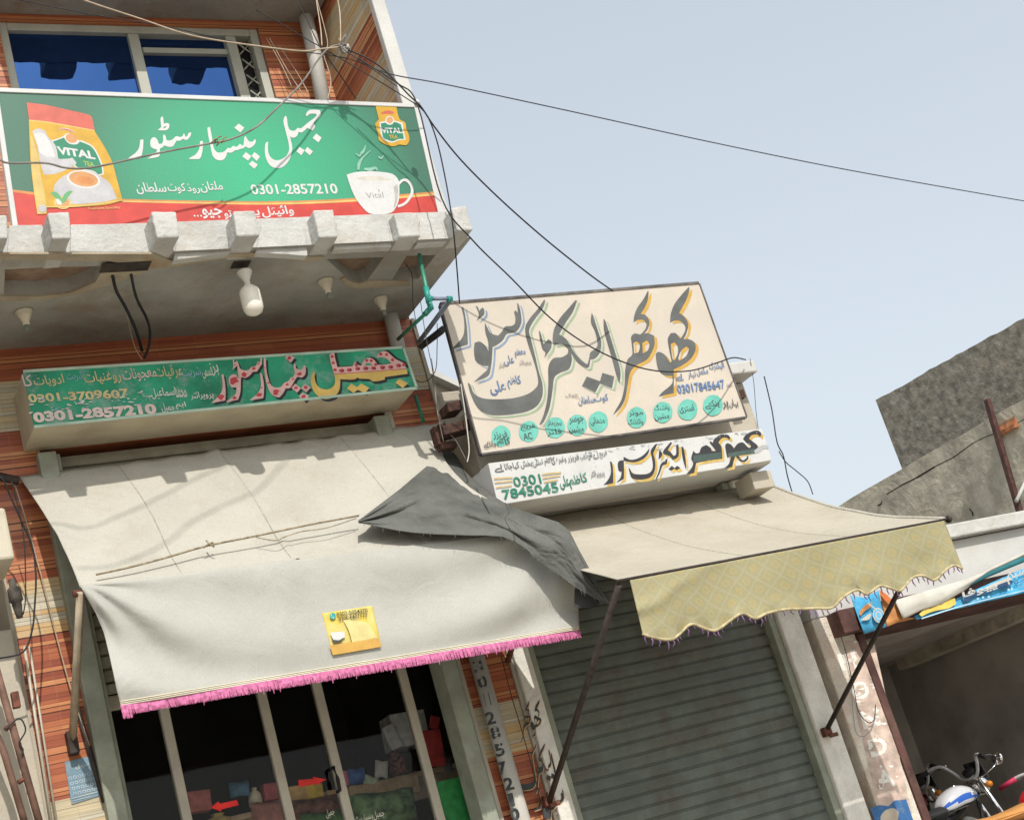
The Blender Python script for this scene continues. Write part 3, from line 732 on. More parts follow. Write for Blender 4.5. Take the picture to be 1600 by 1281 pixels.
I.loop("white", [(950, 480), (990, 475), (975, 530), (930, 585), (880, 585), (860, 570), (810, 605), (760, 600), (735, 640), (700, 690), (640, 700), (570, 680), (545, 700), (495, 730), (500, 790), (480, 850), (400, 870), (300, 885), (380, 830), (440, 780), (455, 740), (400, 725), (355, 690), (350, 610), (375, 560), (420, 550), (460, 590), (480, 650), (530, 650), (550, 600), (548, 520), (570, 505), (590, 540), (600, 590), (640, 600), (700, 580), (740, 540), (780, 535), (810, 545), (850, 530), (870, 490), (885, 500), (895, 540), (925, 530)], crop=A)
I.loop("white", [(510, 250), (545, 220), (555, 290), (560, 340), (600, 325), (645, 340), (640, 400), (590, 440), (470, 440), (475, 425), (520, 390), (512, 320)], holes=[[(545, 405), (585, 372), (600, 385), (570, 408)]], crop=A)
I.loop("white", [(1125, 610), (1170, 605), (1170, 700), (1155, 800), (1130, 870), (1090, 890), (955, 890), (965, 870), (1050, 820), (1105, 750), (1120, 690)], crop=A)
I.loop("white", [(1240, 400), (1280, 385), (1300, 480), (1320, 600), (1335, 700), (1360, 750), (1400, 785), (1460, 785), (1510, 765), (1560, 715), (1600, 720), (1625, 695), (1655, 680), (1675, 695), (1710, 690), (1745, 650), (1765, 662), (1795, 682), (1808, 655), (1815, 560), (1835, 530), (1855, 560), (1880, 600), (1920, 620), (1955, 610), (1975, 580), (1998, 590), (1990, 640), (1950, 690), (1890, 720), (1840, 690), (1800, 720), (1760, 730), (1710, 750), (1670, 755), (1630, 785), (1590, 790), (1550, 785), (1530, 850), (1490, 900), (1430, 910), (1370, 890), (1320, 830), (1295, 720), (1270, 600), (1250, 500)], crop=A)
for d in ([(60, 400), (130, 335), (220, 400), (155, 475)], [(185, 850), (240, 780), (330, 845), (275, 915)], [(330, 840), (375, 780), (465, 850), (410, 920)], [(285, 970), (340, 915), (430, 975), (375, 1040)],
          [(1285, 560), (1340, 490), (1425, 555), (1375, 630)], [(1030, 770), (1080, 700), (1160, 750), (1110, 830)], [(1160, 760), (1200, 700), (1290, 770), (1240, 830)]):
    I.loop("white", d, crop=B, smooth=False)
I.loop("white", [(1175, 205), (1200, 150), (1250, 120), (1340, 118), (1400, 125), (1410, 165), (1400, 220), (1340, 280), (1290, 330), (1320, 360), (1315, 400), (1285, 440), (1240, 425), (1205, 400), (1150, 450), (1110, 475), (1065, 465), (1045, 520), (1010, 550), (960, 555), (935, 530), (945, 600), (965, 680), (960, 780), (930, 880), (870, 970), (800, 1020), (730, 1030), (650, 1010), (590, 950), (550, 850), (538, 740), (550, 640), (590, 620), (585, 720), (600, 810), (640, 870), (700, 905), (780, 900), (850, 860), (900, 800), (918, 720), (905, 620), (880, 520), (850, 400), (830, 310), (840, 240), (870, 210), (885, 260), (895, 350), (920, 420), (960, 445), (1010, 440), (1050, 400), (1090, 410), (1130, 390), (1200, 330), (1280, 270), (1340, 220), (1345, 185), (1290, 180), (1240, 185), (1200, 220)], crop=B)
I.text("white", "0301-2857210", (394, 304.5), (529, 303), 16, bold=.02)
I.text("white", urdu("سلطان")+" ", (215, 304), (262, 305), 19, bold=.015)
I.text("white", urdu("کوٹ"), (264, 303), (292, 303), 17, bold=.015)
I.text("white", urdu("روڈ"), (294, 303), (314, 303), 16, bold=.015)
I.text("white", urdu("ملتان"), (315, 302), (350, 301), 18, bold=.015)
I.text("white", urdu("وائیٹل"), (411, 341), (461, 338), 18, bold=.02)
I.text("white", urdu("پیو"), (385, 344), (408, 342), 14, bold=.02)
I.text("white", urdu("تو"), (352, 343), (364, 343), 14, bold=.02)
I.text("white", urdu("جیو"), (318, 342), (350, 342), 16, bold=.02)
I.text("white", "...", (303, 339), (316, 339), 3)
# tea cup
Cc = (520, 150, 6.744)
I.stroke("white", [(690, 935, 26), (735, 890, 28), (785, 895, 30), (828, 950, 30), (835, 1020, 30), (800, 1090, 28), (750, 1140, 26), (685, 1165, 26)], 28, crop=Cc)
I.loop("white", [(145, 830), (250, 803), (420, 795), (600, 815), (665, 850), (695, 900), (702, 960), (695, 1100), (650, 1200), (600, 1235), (480, 1250), (380, 1235), (300, 1160), (230, 1060), (180, 940)], crop=Cc)
I.loop("cream", [(235, 868), (350, 848), (500, 850), (630, 885), (560, 893), (420, 893), (300, 885)], crop=Cc)
I.loop("shade", [(640, 960), (680, 930), (690, 1000), (680, 1100), (655, 1170), (640, 1180), (655, 1080)], crop=Cc)
I.text("grey", "Vital", (573, 310.5), (600, 309), 9)
I.disc("grey", 592, 298, 1, 2.2, n=8)
for st in ([(270, 780, 26), (275, 720, 34), (310, 660, 22), (360, 610, 14), (400, 575, 8)], [(300, 610, 30), (330, 570, 22), (345, 520, 8)], [(480, 640, 16), (510, 660, 16), (535, 630, 10)], [(330, 770, 20), (400, 775, 36), (450, 760, 28), (470, 790, 14)], [(240, 605, 8), (280, 635, 20), (300, 600, 16)]):
    I.stroke("steam", st, 10, crop=Cc)
I.loop("yellow", [(445, 85), (665, 92), (700, 240), (760, 280), (775, 350), (805, 430), (800, 490), (770, 520), (700, 515), (640, 533), (560, 515), (490, 470), (480, 420), (460, 350), (445, 290), (485, 250)], crop=Cc)
I.loop("white", [(490, 278), (560, 268), (600, 285), (645, 262), (735, 285), (745, 360), (768, 462), (690, 470), (640, 492), (600, 488), (525, 455), (500, 370)], crop=Cc)
I.loop("deep_green", [(505, 292), (560, 284), (600, 302), (648, 277), (717, 300), (732, 365), (750, 455), (690, 458), (640, 478), (600, 474), (535, 442), (517, 370)], crop=Cc)
I.disc("white", 609, 188.5, 7); I.disc("tea", 609, 188, 5)
I.loop("salmon", [(510, 178), (560, 158), (600, 156), (645, 170), (640, 190), (520, 192)], crop=Cc)
I.text("white", "VITAL", (597, 208.5), (629, 208.5), 8.5, bold=.035)
I.text("yellow", "TEA", (609, 217), (622, 217), 6, bold=.02)
# tea pack
P_ = (30, 150, 6.741)
I.loop("yellow", [(102, 250), (300, 270), (560, 315), (792, 350), (805, 390), (900, 540), (980, 700), (1030, 880), (1090, 1105), (900, 1150), (600, 1170), (290, 1170), (290, 1242), (190, 1247), (160, 1050), (120, 700)], crop=P_)
I.loop("yellow_pale", [(120, 400), (160, 500), (200, 650), (215, 760), (240, 900), (270, 1050), (285, 1160), (285, 1240), (195, 1243), (165, 1050), (128, 700)], crop=P_)
I.loop("salmon", [(78, 70), (300, 100), (520, 150), (700, 190), (755, 215), (775, 260), (795, 360), (560, 318), (300, 272), (103, 252)], crop=P_)
I.stroke("yellow_pale", [(104, 258, 10), (300, 280, 12), (560, 325, 12), (790, 366, 8)], 10, crop=P_)
I.loop("white", [(340, 470), (400, 452), (465, 425), (505, 395), (560, 410), (625, 470), (650, 470), (745, 510), (810, 575), (875, 720), (892, 825), (830, 845), (780, 800), (600, 760), (550, 670), (405, 680), (365, 560)], crop=P_)
I.loop("deep_green", [(358, 480), (405, 465), (470, 440), (520, 500), (600, 512), (640, 482), (738, 522), (798, 582), (860, 720), (877, 815), (832, 828), (780, 790), (610, 750), (560, 660), (412, 668), (380, 560)], crop=P_)
I.disc("tea", 111.5, 216.5, 9.5, 7, tilt=.4)
I.loop("silver", [(140, 372), (200, 345), (270, 370), (300, 430), (380, 520), (412, 662), (480, 668), (560, 652), (600, 700), (590, 725), (480, 785), (380, 822), (260, 830), (220, 700), (190, 540)], crop=P_)
I.loop("white", [(150, 400), (250, 395), (330, 500), (380, 640), (300, 640), (220, 600), (195, 520)], crop=P_)
I.loop("silver", [(365, 970), (420, 880), (520, 820), (700, 780), (860, 850), (960, 930), (1032, 1085), (850, 1122), (560, 1140), (400, 1085)], crop=P_)
I.disc("white", 130.5, 280.5, 26.5, 14, tilt=.17); I.disc("tea", 130.5, 280, 23, 11.5, tilt=.17); I.disc("orange", 133, 282, 14, 6, tilt=.17)
I.disc("yellow_pale", 97.5, 317, 13.5, 10, tilt=.2)
I.disc("tea", 98, 318, 10, 8)
I.loop("leaf", [(330, 1020), (380, 1010), (430, 1050), (450, 1090), (480, 1030), (530, 1000), (565, 1005), (520, 1060), (480, 1120), (430, 1140), (400, 1100)], crop=P_)
I.loop("white", [(385, 1085), (420, 1090), (450, 1130), (440, 1150), (400, 1140)], crop=P_)
I.text("white", "VITAL", (91, 241), (149.5, 249.5), 12.5, bold=.04)
I.text("lime", "TEA", (131.5, 259), (148, 261), 7.5, bold=.03)
I.text("yellow_pale", "Traditional Speciality", (138, 329), (188, 327), 5)
I.disc("silver", 66.5, 326, 6.5, 6)
I.stroke("yellow_pale", [(280, 1170, 12), (560, 1165, 14), (860, 1135, 18), (1088, 1100, 8)], 10, crop=P_)
I.stroke("white", [(430, 350, 14), (500, 352, 20), (580, 385, 14)], 10, crop=P_)
I.stroke("salmon", [(432, 350, 8), (500, 354, 12), (578, 384, 8)], 10, crop=P_)
I.build(ban, bmats)

# ------------------------------------------------------------------ green painted sign box over the tiled shop
FY = 7.64
fs = thing("painted_sign_box", "green sign box with pink and yellow Urdu letters under the balcony", "shop sign", tuple(W(340, 640, Y=FY)))
q = [(36, 580.5), (630, 543), (651, 606.5), (53, 667)]
P = [W(u, v, Y=FY) for u, v in q]
GSIGN = mat("sign_green_enamel", (0.022, 0.30, 0.165), 0.5, 0.18, 5, stain=(0.30, 0.42, 0.38), stain_amt=0.75, stain_scale=6, spec=.3)
m = MB(); m.slab(P, (0, .008, 0)); m.build("sign_face", GSIGN, fs)
m = MB(); k = Vector((0, .35, 0)); zz = Vector((0, .0085, 0))
m.slab([p+zz for p in P], (0, .35, 0)); m.build("sign_case", mat("beige_sheet_metal", (0.50, 0.44, 0.32), .6, .06, 4, stain=(.33, .24, .14), stain_amt=.4), fs, bevel=.004)
tm = MB()
for a, b in ((0, 1), (1, 2), (2, 3)):
    t = (P[b]-P[a]).normalized(); n = Vector((-t.z, 0, t.x))*.008
    tm.slab([P[a]-n+Vector((0, -.004, 0)), P[b]-n+Vector((0, -.004, 0)), P[b]+n+Vector((0, -.004, 0)), P[a]+n+Vector((0, -.004, 0))], (0, .0035, 0))
tm.build("edge_strip", mat("pale_green_edge", (0.42, 0.55, 0.44), .5, .1), fs)
fm = {"pink": paint("sign_pink", (0.70, 0.44, 0.41)), "red": paint("sign_red", (0.52, 0.06, 0.075)), "yellow": paint("sign_mustard", (0.68, 0.47, 0.13)), "black": paint("sign_black", (0.022, 0.028, 0.03)), "white": paint("sign_white", (0.66, 0.68, 0.62), wear=(.1, .35, .25), amt=.4),
      "green": paint("sign_green", (0.03, 0.33, 0.19)), "blue": paint("sign_blue", (0.25, 0.42, 0.52), wear=(.03, .3, .2), amt=.5), "sand": paint("sign_sand", (0.62, 0.52, 0.27), wear=(.05, .3, .2), amt=.45), "rose": paint("sign_rose", (0.70, 0.56, 0.52), wear=(.1, .32, .24), amt=.4)}
I = Ink(lambda u, v, h: W(u, v, Y=FY-h))
Cc = (330, 540, 8.42); Dd = (490, 535, 10)
pk = [[(135, 380), (160, 375), (180, 480), (190, 600), (185, 720), (0, 755), (20, 735), (100, 660), (140, 590), (150, 500)],
      [(645, 160), (665, 160), (665, 240), (640, 280), (600, 340), (550, 345), (510, 390), (450, 425), (400, 410), (390, 450), (385, 600), (355, 710), (200, 745), (210, 725), (290, 670), (330, 610), (330, 550), (270, 550), (235, 490), (235, 420), (275, 380), (330, 390), (355, 440), (360, 400), (345, 300), (345, 230), (360, 240), (380, 300), (430, 325), (490, 320), (530, 280), (580, 270), (600, 240), (615, 205), (630, 225), (645, 210)],
      [(280, 175), (300, 190), (305, 225), (340, 200), (350, 220), (335, 270), (275, 315), (290, 280), (290, 240)],
      [(640, 360), (665, 370), (690, 480), (695, 590), (685, 690), (510, 720), (525, 700), (600, 640), (640, 580), (655, 500)],
      [(695, 160), (720, 165), (725, 300), (750, 430), (790, 520), (850, 550), (920, 540), (960, 490), (1010, 470), (1040, 430), (1050, 410), (1070, 420), (1100, 360), (1085, 280), (1090, 235), (1105, 240), (1120, 300), (1180, 320), (1210, 290), (1215, 255), (1240, 265), (1245, 340), (1230, 390), (1190, 420), (1140, 410), (1110, 440), (1070, 510), (1030, 560), (980, 560), (950, 620), (900, 680), (840, 670), (780, 620), (740, 530), (715, 430), (695, 300), (690, 220)],
      [(970, 165), (1010, 115), (1100, 155), (1050, 225)], [(1055, 555), (1105, 500), (1180, 560), (1130, 620)], [(1180, 555), (1235, 505), (1310, 550), (1250, 615)], [(1150, 665), (1200, 620), (1290, 660), (1230, 730)]]
yl = [[(10, 435), (-30, 510), (-45, 590), (-20, 715), (40, 810), (120, 870), (200, 885), (290, 865), (360, 810), (405, 730), (415, 640), (415, 570), (440, 575), (620, 580), (690, 545), (720, 565), (860, 570), (920, 605), (1000, 605), (1110, 580), (1115, 540), (1470, 490), (1450, 415), (320, 495), (335, 560), (330, 650), (280, 710), (200, 735), (110, 715), (50, 660), (20, 580), (15, 500)],
      [(520, 720), (590, 640), (680, 700), (740, 640), (870, 710), (800, 790), (690, 740), (620, 790)], [(1275, 625), (1340, 570), (1475, 640), (1390, 715)]]
pu = [(245, 200), (300, 150), (325, 160), (335, 240), (360, 340), (370, 385), (470, 380), (610, 370), (640, 300), (700, 350), (745, 360), (780, 290), (850, 240), (930, 260), (990, 330), (1010, 350), (1215, 330), (1160, 270), (1090, 235), (1020, 235), (985, 240), (1000, 190), (1060, 145), (1130, 140), (1190, 180), (1280, 260), (1400, 320), (1450, 410), (320, 492), (300, 420), (270, 320)]
for l in pk: I.loop("black", l, crop=Cc, off=(3.3, 3.6))
for l in yl: I.loop("black", l, crop=Dd, off=(3.4, 4.0))
I.loop("black", pu, crop=Dd, off=(4.0, -1.5))
for l in pk: I.loop("pink", l, crop=Cc)
for l in yl: I.loop("yellow", l, crop=Dd)
I.loop("pink", pu, crop=Dd)
I.loop("green", [(800, 360), (815, 335), (850, 322), (890, 330), (928, 355)], crop=Dd)
I.stroke("red", [(320, 494), (700, 470), (1450, 412)], 10, crop=Dd)
for x, y, r in ((130, 680, 40), (300, 460, 58), (310, 685, 26), (440, 380, 36), (560, 300, 24), (622, 240, 15), (630, 645, 36), (850, 610, 42), (1000, 510, 22), (1160, 370, 30), (1030, 165, 27), (1115, 555, 25), (1240, 550, 25), (1215, 670, 28), (708, 290, 10), (755, 490, 16), (665, 550, 12), (1075, 440, 14), (315, 255, 10)):
    I.disc("red", Cc[0]+x/Cc[2], Cc[1]+y/Cc[2], r/Cc[2], r*.8/Cc[2], n=9, wob=.3, tilt=-.4)
for x, y in ((440, 440), (560, 430), (690, 410), (815, 405), (940, 402), (1080, 392), (1205, 385), (1330, 362)):
    I.disc("red", Dd[0]+x/10, Dd[1]+y/10, 4.2, 3.0, n=12, wob=.1); I.disc("black", Dd[0]+x/10+1.6, Dd[1]+y/10+.4, 1.5, 1.2, n=8, wob=.2)
for x, y in ((290, 220), (310, 320), (335, 425), (1050, 185), (1140, 190), (1235, 272), (830, 280), (900, 285), (968, 345), (1410, 350), (670, 350)):
    I.disc("red", Dd[0]+x/10, Dd[1]+y/10, 2.6, 2.4, n=10, wob=.2)
sl = -0.066
def fl(key, t, x0, x1, y, h, b=.01): I.text(key, urdu(t), (x0, y), (x1, y+sl*(x1-x0)), h, bold=b, jit=.04)
fl("rose", "کا", 38, 52, 604, 18); fl("sand", "ادویات", 55, 102, 606, 19); fl("blue", "شربت", 106, 132, 597, 15); fl("sand", "روغنیات", 134, 191, 602, 21); fl("rose", "معجونات", 194, 247, 598, 23)
fl("sand", "عرقیات", 245, 288, 594, 22); fl("blue", "شربت", 286, 316, 592, 18); fl("white", "قسمی", 318, 335, 593, 24); fl("white", "ہر", 333, 344, 588, 18)
I.text("sand", "0301-3709607", (46, 630), (203, 621), 14, bold=.035, jit=.05)
I.text("rose", "0301-2857210", (54, 661), (246, 646), 16.5, bold=.05, jit=.04)
fl("white", "محمد", 276, 293, 622, 16); fl("white", "اسماعیل", 238, 277, 624, 17); fl("white", "پروپرائٹر", 299, 335, 626, 13); fl("white", "جمیل", 254, 274, 645, 15); fl("white", "ایم", 276, 292, 640, 12)
# worn paint patches on the left
for k in range(60):
    u = random.uniform(48, 235); v = 628+random.uniform(-6, 16)-(u-60)*.07
    I.disc(random.choice(["blue", "white", "rose"]), u, v, random.uniform(1.2, 4.5), random.uniform(.5, 1.4), n=9, wob=.5, tilt=-.1)
I.build(fs, fm)

# ------------------------------------------------------------------ big cream signboard
RUSTD = mat("dull_rusty_iron", (0.085, 0.04, 0.028), 0.85, 0.25, 30, bump=.4, rgb2=(.03, .018, .014))
SY = 7.50
sg = thing("large_signboard", "large cream signboard with tall grey Urdu letters and nine turquoise discs", "signboard", tuple(W(950, 700, Y=SY)))
sc = [(689, 476), (1092, 443.5), (1166, 651), (752, 709)]
P = [W(u, v, Y=SY) for u, v in sc]
m = MB(); m.slab(P, (0, .02, 0)); m.build("board", mat("cream_flex_sheet", (0.495, 0.445, 0.375), .6, .025, 2.5, bump=.12, bscale=5, stain=(.62, .53, .42), stain_amt=.5, stain_scale=2), sg)
m = MB()
for a, b, w in ((0, 1, .018), (1, 2, .010), (3, 0, .011), (2, 3, .012)):
    t = (P[b]-P[a]).normalized(); n = Vector((-t.z, 0, t.x))
    if n.dot((P[0]+P[2])/2-P[a]) > 0: n = -n
    pa, pb = P[a]-n*.002, P[b]-n*.002
    m.slab([pa+Vector((0, -.006, 0)), pb+Vector((0, -.006, 0)), pb+n*w+Vector((0, -.006, 0)), pa+n*w+Vector((0, -.006, 0))], (0, .032, 0))
m.build("frame", mat("dark_sign_frame", (0.10, 0.09, 0.085), .6, .2, 9, stain=(.25, .22, .18), stain_amt=.5, stain_scale=5), sg)
for a, b in (((700, 636), (722, 632)), ((693, 672), (738, 660)), ((1150, 617), (1164, 614))):
    m = MB(); p, q2 = W(*a, Y=7.58), W(*b, Y=7.58); m.slab([p+Vector((0, 0, .03)), q2+Vector((0, 0, .03)), q2-Vector((0, 0, .03)), p-Vector((0, 0, .03))], (0, .13, 0)); m.build("bracket_bar", RUSTD, sg, bevel=.004)
for u, v, w_, h_ in ((706, 656, .05, .07), (715, 681, .11, .04), (697, 666, .025, .12)):
    m = MB(); p = W(u, v, Y=7.52); m.box(p.x-w_/2, p.x+w_/2, 7.58+u*1e-4, 7.72, p.z-h_/2, p.z+h_/2); m.build("bracket_plate", RUSTD, sg, bevel=.004)
sm = {"ink": mat("sign_slate_ink", (0.105, 0.11, 0.105), .6, .1, 8), "blue": paint("sign_pale_blue", (0.192, 0.256, 0.352)), "sage": paint("sign_sage", (0.269, 0.352, 0.230)), "gold": paint("sign_gold", (0.486, 0.294, 0.064)), "paper": paint("sign_paper", (0.474, 0.448, 0.384)),
      "aqua": paint("sign_aqua", (0.128, 0.422, 0.346)), "black": paint("sign_line_black", (0.045, 0.05, 0.05)), "cobalt": paint("sign_cobalt", (0.102, 0.173, 0.320)), "pencil": paint("sign_pencil", (0.269, 0.243, 0.230))}
I = Ink(lambda u, v, h: W(u, v, Y=SY-h))
Fc = (660, 440, 5.333); Gc = (900, 440, 5.333)
blue_l = [[(325, 215), (345, 225), (365, 330), (375, 430), (380, 525), (245, 565), (265, 540), (330, 470), (350, 400), (345, 300)], [(445, 205), (460, 210), (475, 245), (500, 215), (515, 235), (510, 280), (450, 325), (470, 290), (465, 250)],
          [(790, 175), (805, 200), (820, 260), (825, 340), (790, 410), (740, 430), (700, 440), (670, 490), (620, 530), (585, 545), (580, 640), (570, 720), (545, 790), (430, 835), (490, 780), (540, 735), (550, 705), (500, 700), (445, 660), (430, 580), (435, 510), (480, 500), (530, 540), (550, 580), (548, 500), (525, 420), (520, 340), (540, 380), (570, 430), (630, 450), (660, 420), (690, 375), (740, 370), (770, 350), (775, 300), (765, 255), (775, 240), (795, 260)]]
sage_l = [[(1015, 150), (1022, 165), (1000, 230), (940, 310), (890, 400), (905, 480), (940, 620), (970, 750), (1000, 850), (1000, 950), (960, 1030), (880, 1080), (760, 1105), (640, 1115), (540, 1105), (460, 1050), (400, 930), (378, 840), (400, 860), (430, 930), (500, 970), (620, 980), (760, 970), (880, 935), (950, 880), (965, 830), (950, 740), (920, 640), (880, 520), (860, 440), (860, 370), (900, 300), (960, 230)],
          [(970, 405), (985, 430), (1010, 520), (1050, 480), (1075, 500), (1070, 560), (1015, 635), (1025, 590), (1000, 560), (980, 480)],
          [(1275, 155), (1290, 160), (1250, 260), (1190, 350), (1140, 440), (1200, 480), (1260, 580), (1330, 660), (1375, 690), (1390, 640), (1400, 590), (1440, 560), (1460, 520), (1440, 420), (1405, 340), (1410, 262), (1425, 290), (1460, 400), (1490, 500), (1480, 590), (1440, 640), (1400, 650), (1390, 710), (1360, 720), (1290, 670), (1240, 600), (1245, 660), (1220, 730), (1150, 760), (1100, 800), (1085, 900), (1060, 1050), (1010, 1170), (975, 1190), (1010, 1110), (1040, 980), (1050, 830), (1050, 710), (1090, 640), (1160, 630), (1210, 600), (1215, 560), (1160, 520), (1100, 530), (1085, 480), (1100, 390), (1150, 300), (1220, 220)],
          [(1330, 870), (1370, 790), (1480, 830), (1500, 760), (1600, 790), (1580, 890), (1480, 850), (1440, 925)]]
alif = [(230, 310), (250, 340), (290, 470), (330, 600), (370, 740), (365, 850), (340, 790), (300, 640), (250, 470), (232, 390)]
khr = ([(600, 75), (605, 100), (590, 180), (540, 270), (580, 280), (610, 330), (600, 390), (565, 435), (600, 430), (650, 450), (655, 520), (630, 590), (590, 650), (500, 700), (450, 760), (430, 860), (410, 970), (370, 1050), (310, 1110), (330, 1070), (380, 980), (405, 860), (410, 740), (430, 650), (470, 605), (465, 520), (460, 460), (490, 432), (530, 440), (550, 430), (580, 390), (590, 350), (560, 320), (510, 320), (480, 340), (485, 290), (510, 220), (560, 150)],
       [[(478, 510), (500, 500), (528, 512), (533, 550), (520, 590), (485, 598)], [(552, 512), (590, 490), (612, 520), (600, 570), (557, 598)]])
kho = ([(940, 45), (945, 65), (920, 150), (860, 260), (910, 300), (935, 360), (920, 430), (895, 480), (940, 480), (990, 510), (995, 570), (960, 640), (880, 700), (815, 730), (815, 930), (690, 955), (720, 920), (800, 850), (803, 785), (740, 780), (690, 740), (670, 660), (665, 600), (690, 585), (740, 610), (785, 675), (796, 660), (780, 580), (765, 480), (790, 430), (830, 430), (870, 475), (905, 420), (910, 370), (870, 330), (820, 325), (785, 340), (790, 270), (820, 190), (880, 110)],
       [[(788, 520), (820, 505), (848, 540), (848, 600), (822, 655), (803, 635)], [(853, 640), (872, 580), (920, 540), (943, 560), (918, 620), (862, 658)]])
o1, o2 = (5.2, 4.0), (2.2, 1.8)
for key, L_, cr in (("blue", blue_l, Fc), ("sage", sage_l+[[(x-1280, y) for x, y in []]] if False else sage_l, Fc)):
    for l in L_: I.loop(key, l, crop=cr, off=o1)
I.loop("sage", alif, crop=Gc, off=o1)
for s_, h_ in (khr, kho): I.loop("gold", s_, h_, crop=Gc, off=(4.6, 3.4))
for l in blue_l+sage_l: I.loop("paper", l, crop=Fc, off=o2)
I.loop("paper", alif, crop=Gc, off=o2)
for l in blue_l+sage_l: I.loop("ink", l, crop=Fc)
I.loop("ink", alif, crop=Gc)
for s_, h_ in (khr, kho): I.loop("ink", s_, h_, crop=Gc)
discs = [(783, 681, ["فریزر"]), (826, 674, ["فریج", "AC"]), (867.5, 668, ["پیوریفائر", "فلٹر"]), (902, 664, ["جوسر", "مشین"]), (935, 659, ["مدھانی"]), (994.5, 652, ["موٹر", "وائنڈنگ"]), (1035.5, 644, ["واشنگ", "مشین"]), (1074.5, 640, ["استری"]), (1114, 633, ["پنکھے"])]
for x, y, ws in discs:
    I.disc("aqua", x, y, 15.2, 16.5, n=24, wob=.03, tilt=.2)
    for k, w in enumerate(ws):
        yy = y+(6 if len(ws) == 1 else (-1 if k == 0 else 13))
        t = w if w == "AC" else urdu(w); hw = (8 if len(w) < 4 else 11.5)
        if w == "AC": hw = 7
        I.text("black", t, (x-hw, yy+.8), (x+hw, yy-.8), 11 if len(ws) == 2 else 14, bold=.018)
def bl(key, t, x0, x1, y, h, b=.012, s=-.11): I.text(key, urdu(t), (x0, y), (x1, y+s*(x1-x0)), h, bold=b)
bl("cobalt", "کاظم", 795, 817, 608, 20, .02); bl("cobalt", "علی", 768, 793, 618, 22, .02)
bl("cobalt", "معظم", 806, 823, 560, 15); bl("cobalt", "علی", 789, 805, 572, 16); bl("pencil", "ایئر", 780, 790, 576, 9); bl("pencil", "پروپرائٹر", 812, 831, 572, 9)
bl("cobalt", "کوٹ", 931, 952, 630, 13); bl("cobalt", "سلطان", 905, 931, 634, 14); bl("pencil", "چوک", 885, 905, 623, 8)
bl("cobalt", "الیکٹرک", 1110, 1133, 580, 14, .01); bl("cobalt", "مکمل", 1090, 1108, 588, 13, .01); bl("cobalt", "تیار", 1076, 1089, 592, 12, .01); bl("cobalt", "ہے", 1057, 1069, 595, 11, .01)
I.text("cobalt", "03017845647", (1060, 615), (1134, 606), 13.5, bold=.02, jit=.04)
bl("pencil", "نمبر", 1136, 1145, 606, 9); bl("black", "یہاں", 1141, 1155, 638, 14, .008); bl("black", "پر", 1131, 1140, 640, 13, .008)
bl("black", "کا", 790, 798, 694, 11, .008); bl("black", "کام", 778, 789, 697, 11, .008); bl("black", "جاتا", 766, 777, 700, 11, .008); bl("black", "ہے", 757, 765, 700, 10, .008)
I.build(sg, sm)

# ------------------------------------------------------------------ white sign box
TY = 7.45
ws = thing("white_sign_box", "chipped white sign box with black Urdu letters below the large cream signboard", "shop sign", tuple(W(990, 760, Y=TY)))
q = [(763, 723.5), (1191, 669.5), (1206.5, 719), (778.5, 789)]
P = [W(u, v, Y=TY) for u, v in q]
m = MB(); m.slab(P, (0, .30, 0)); m.build("sign_case", mat("chipped_white_enamel", (0.512, 0.512, 0.493), .5, .02, 6, stain=(.36, .36, .34), stain_amt=.28, stain_scale=9), ws, bevel=.004)
wm = {"black": paint("box_black", (0.035, 0.035, 0.038)), "gold": paint("box_gold", (0.474, 0.320, 0.077), wear=(.8, .78, .7), amt=.4), "green": paint("box_green", (0.013, 0.154, 0.096), wear=(.4, .6, .5), amt=.3), "grey": paint("box_grey", (0.11, 0.12, 0.12)), "bare": paint("box_bare_metal", (0.36, 0.37, 0.37)), "teal": paint("box_teal_black", (0.055, 0.085, 0.075), wear=(.2, .25, .22), amt=.4)}
I = Ink(lambda u, v, h: W(u, v, Y=TY-h))
E_ = (940, 660, 5.926)
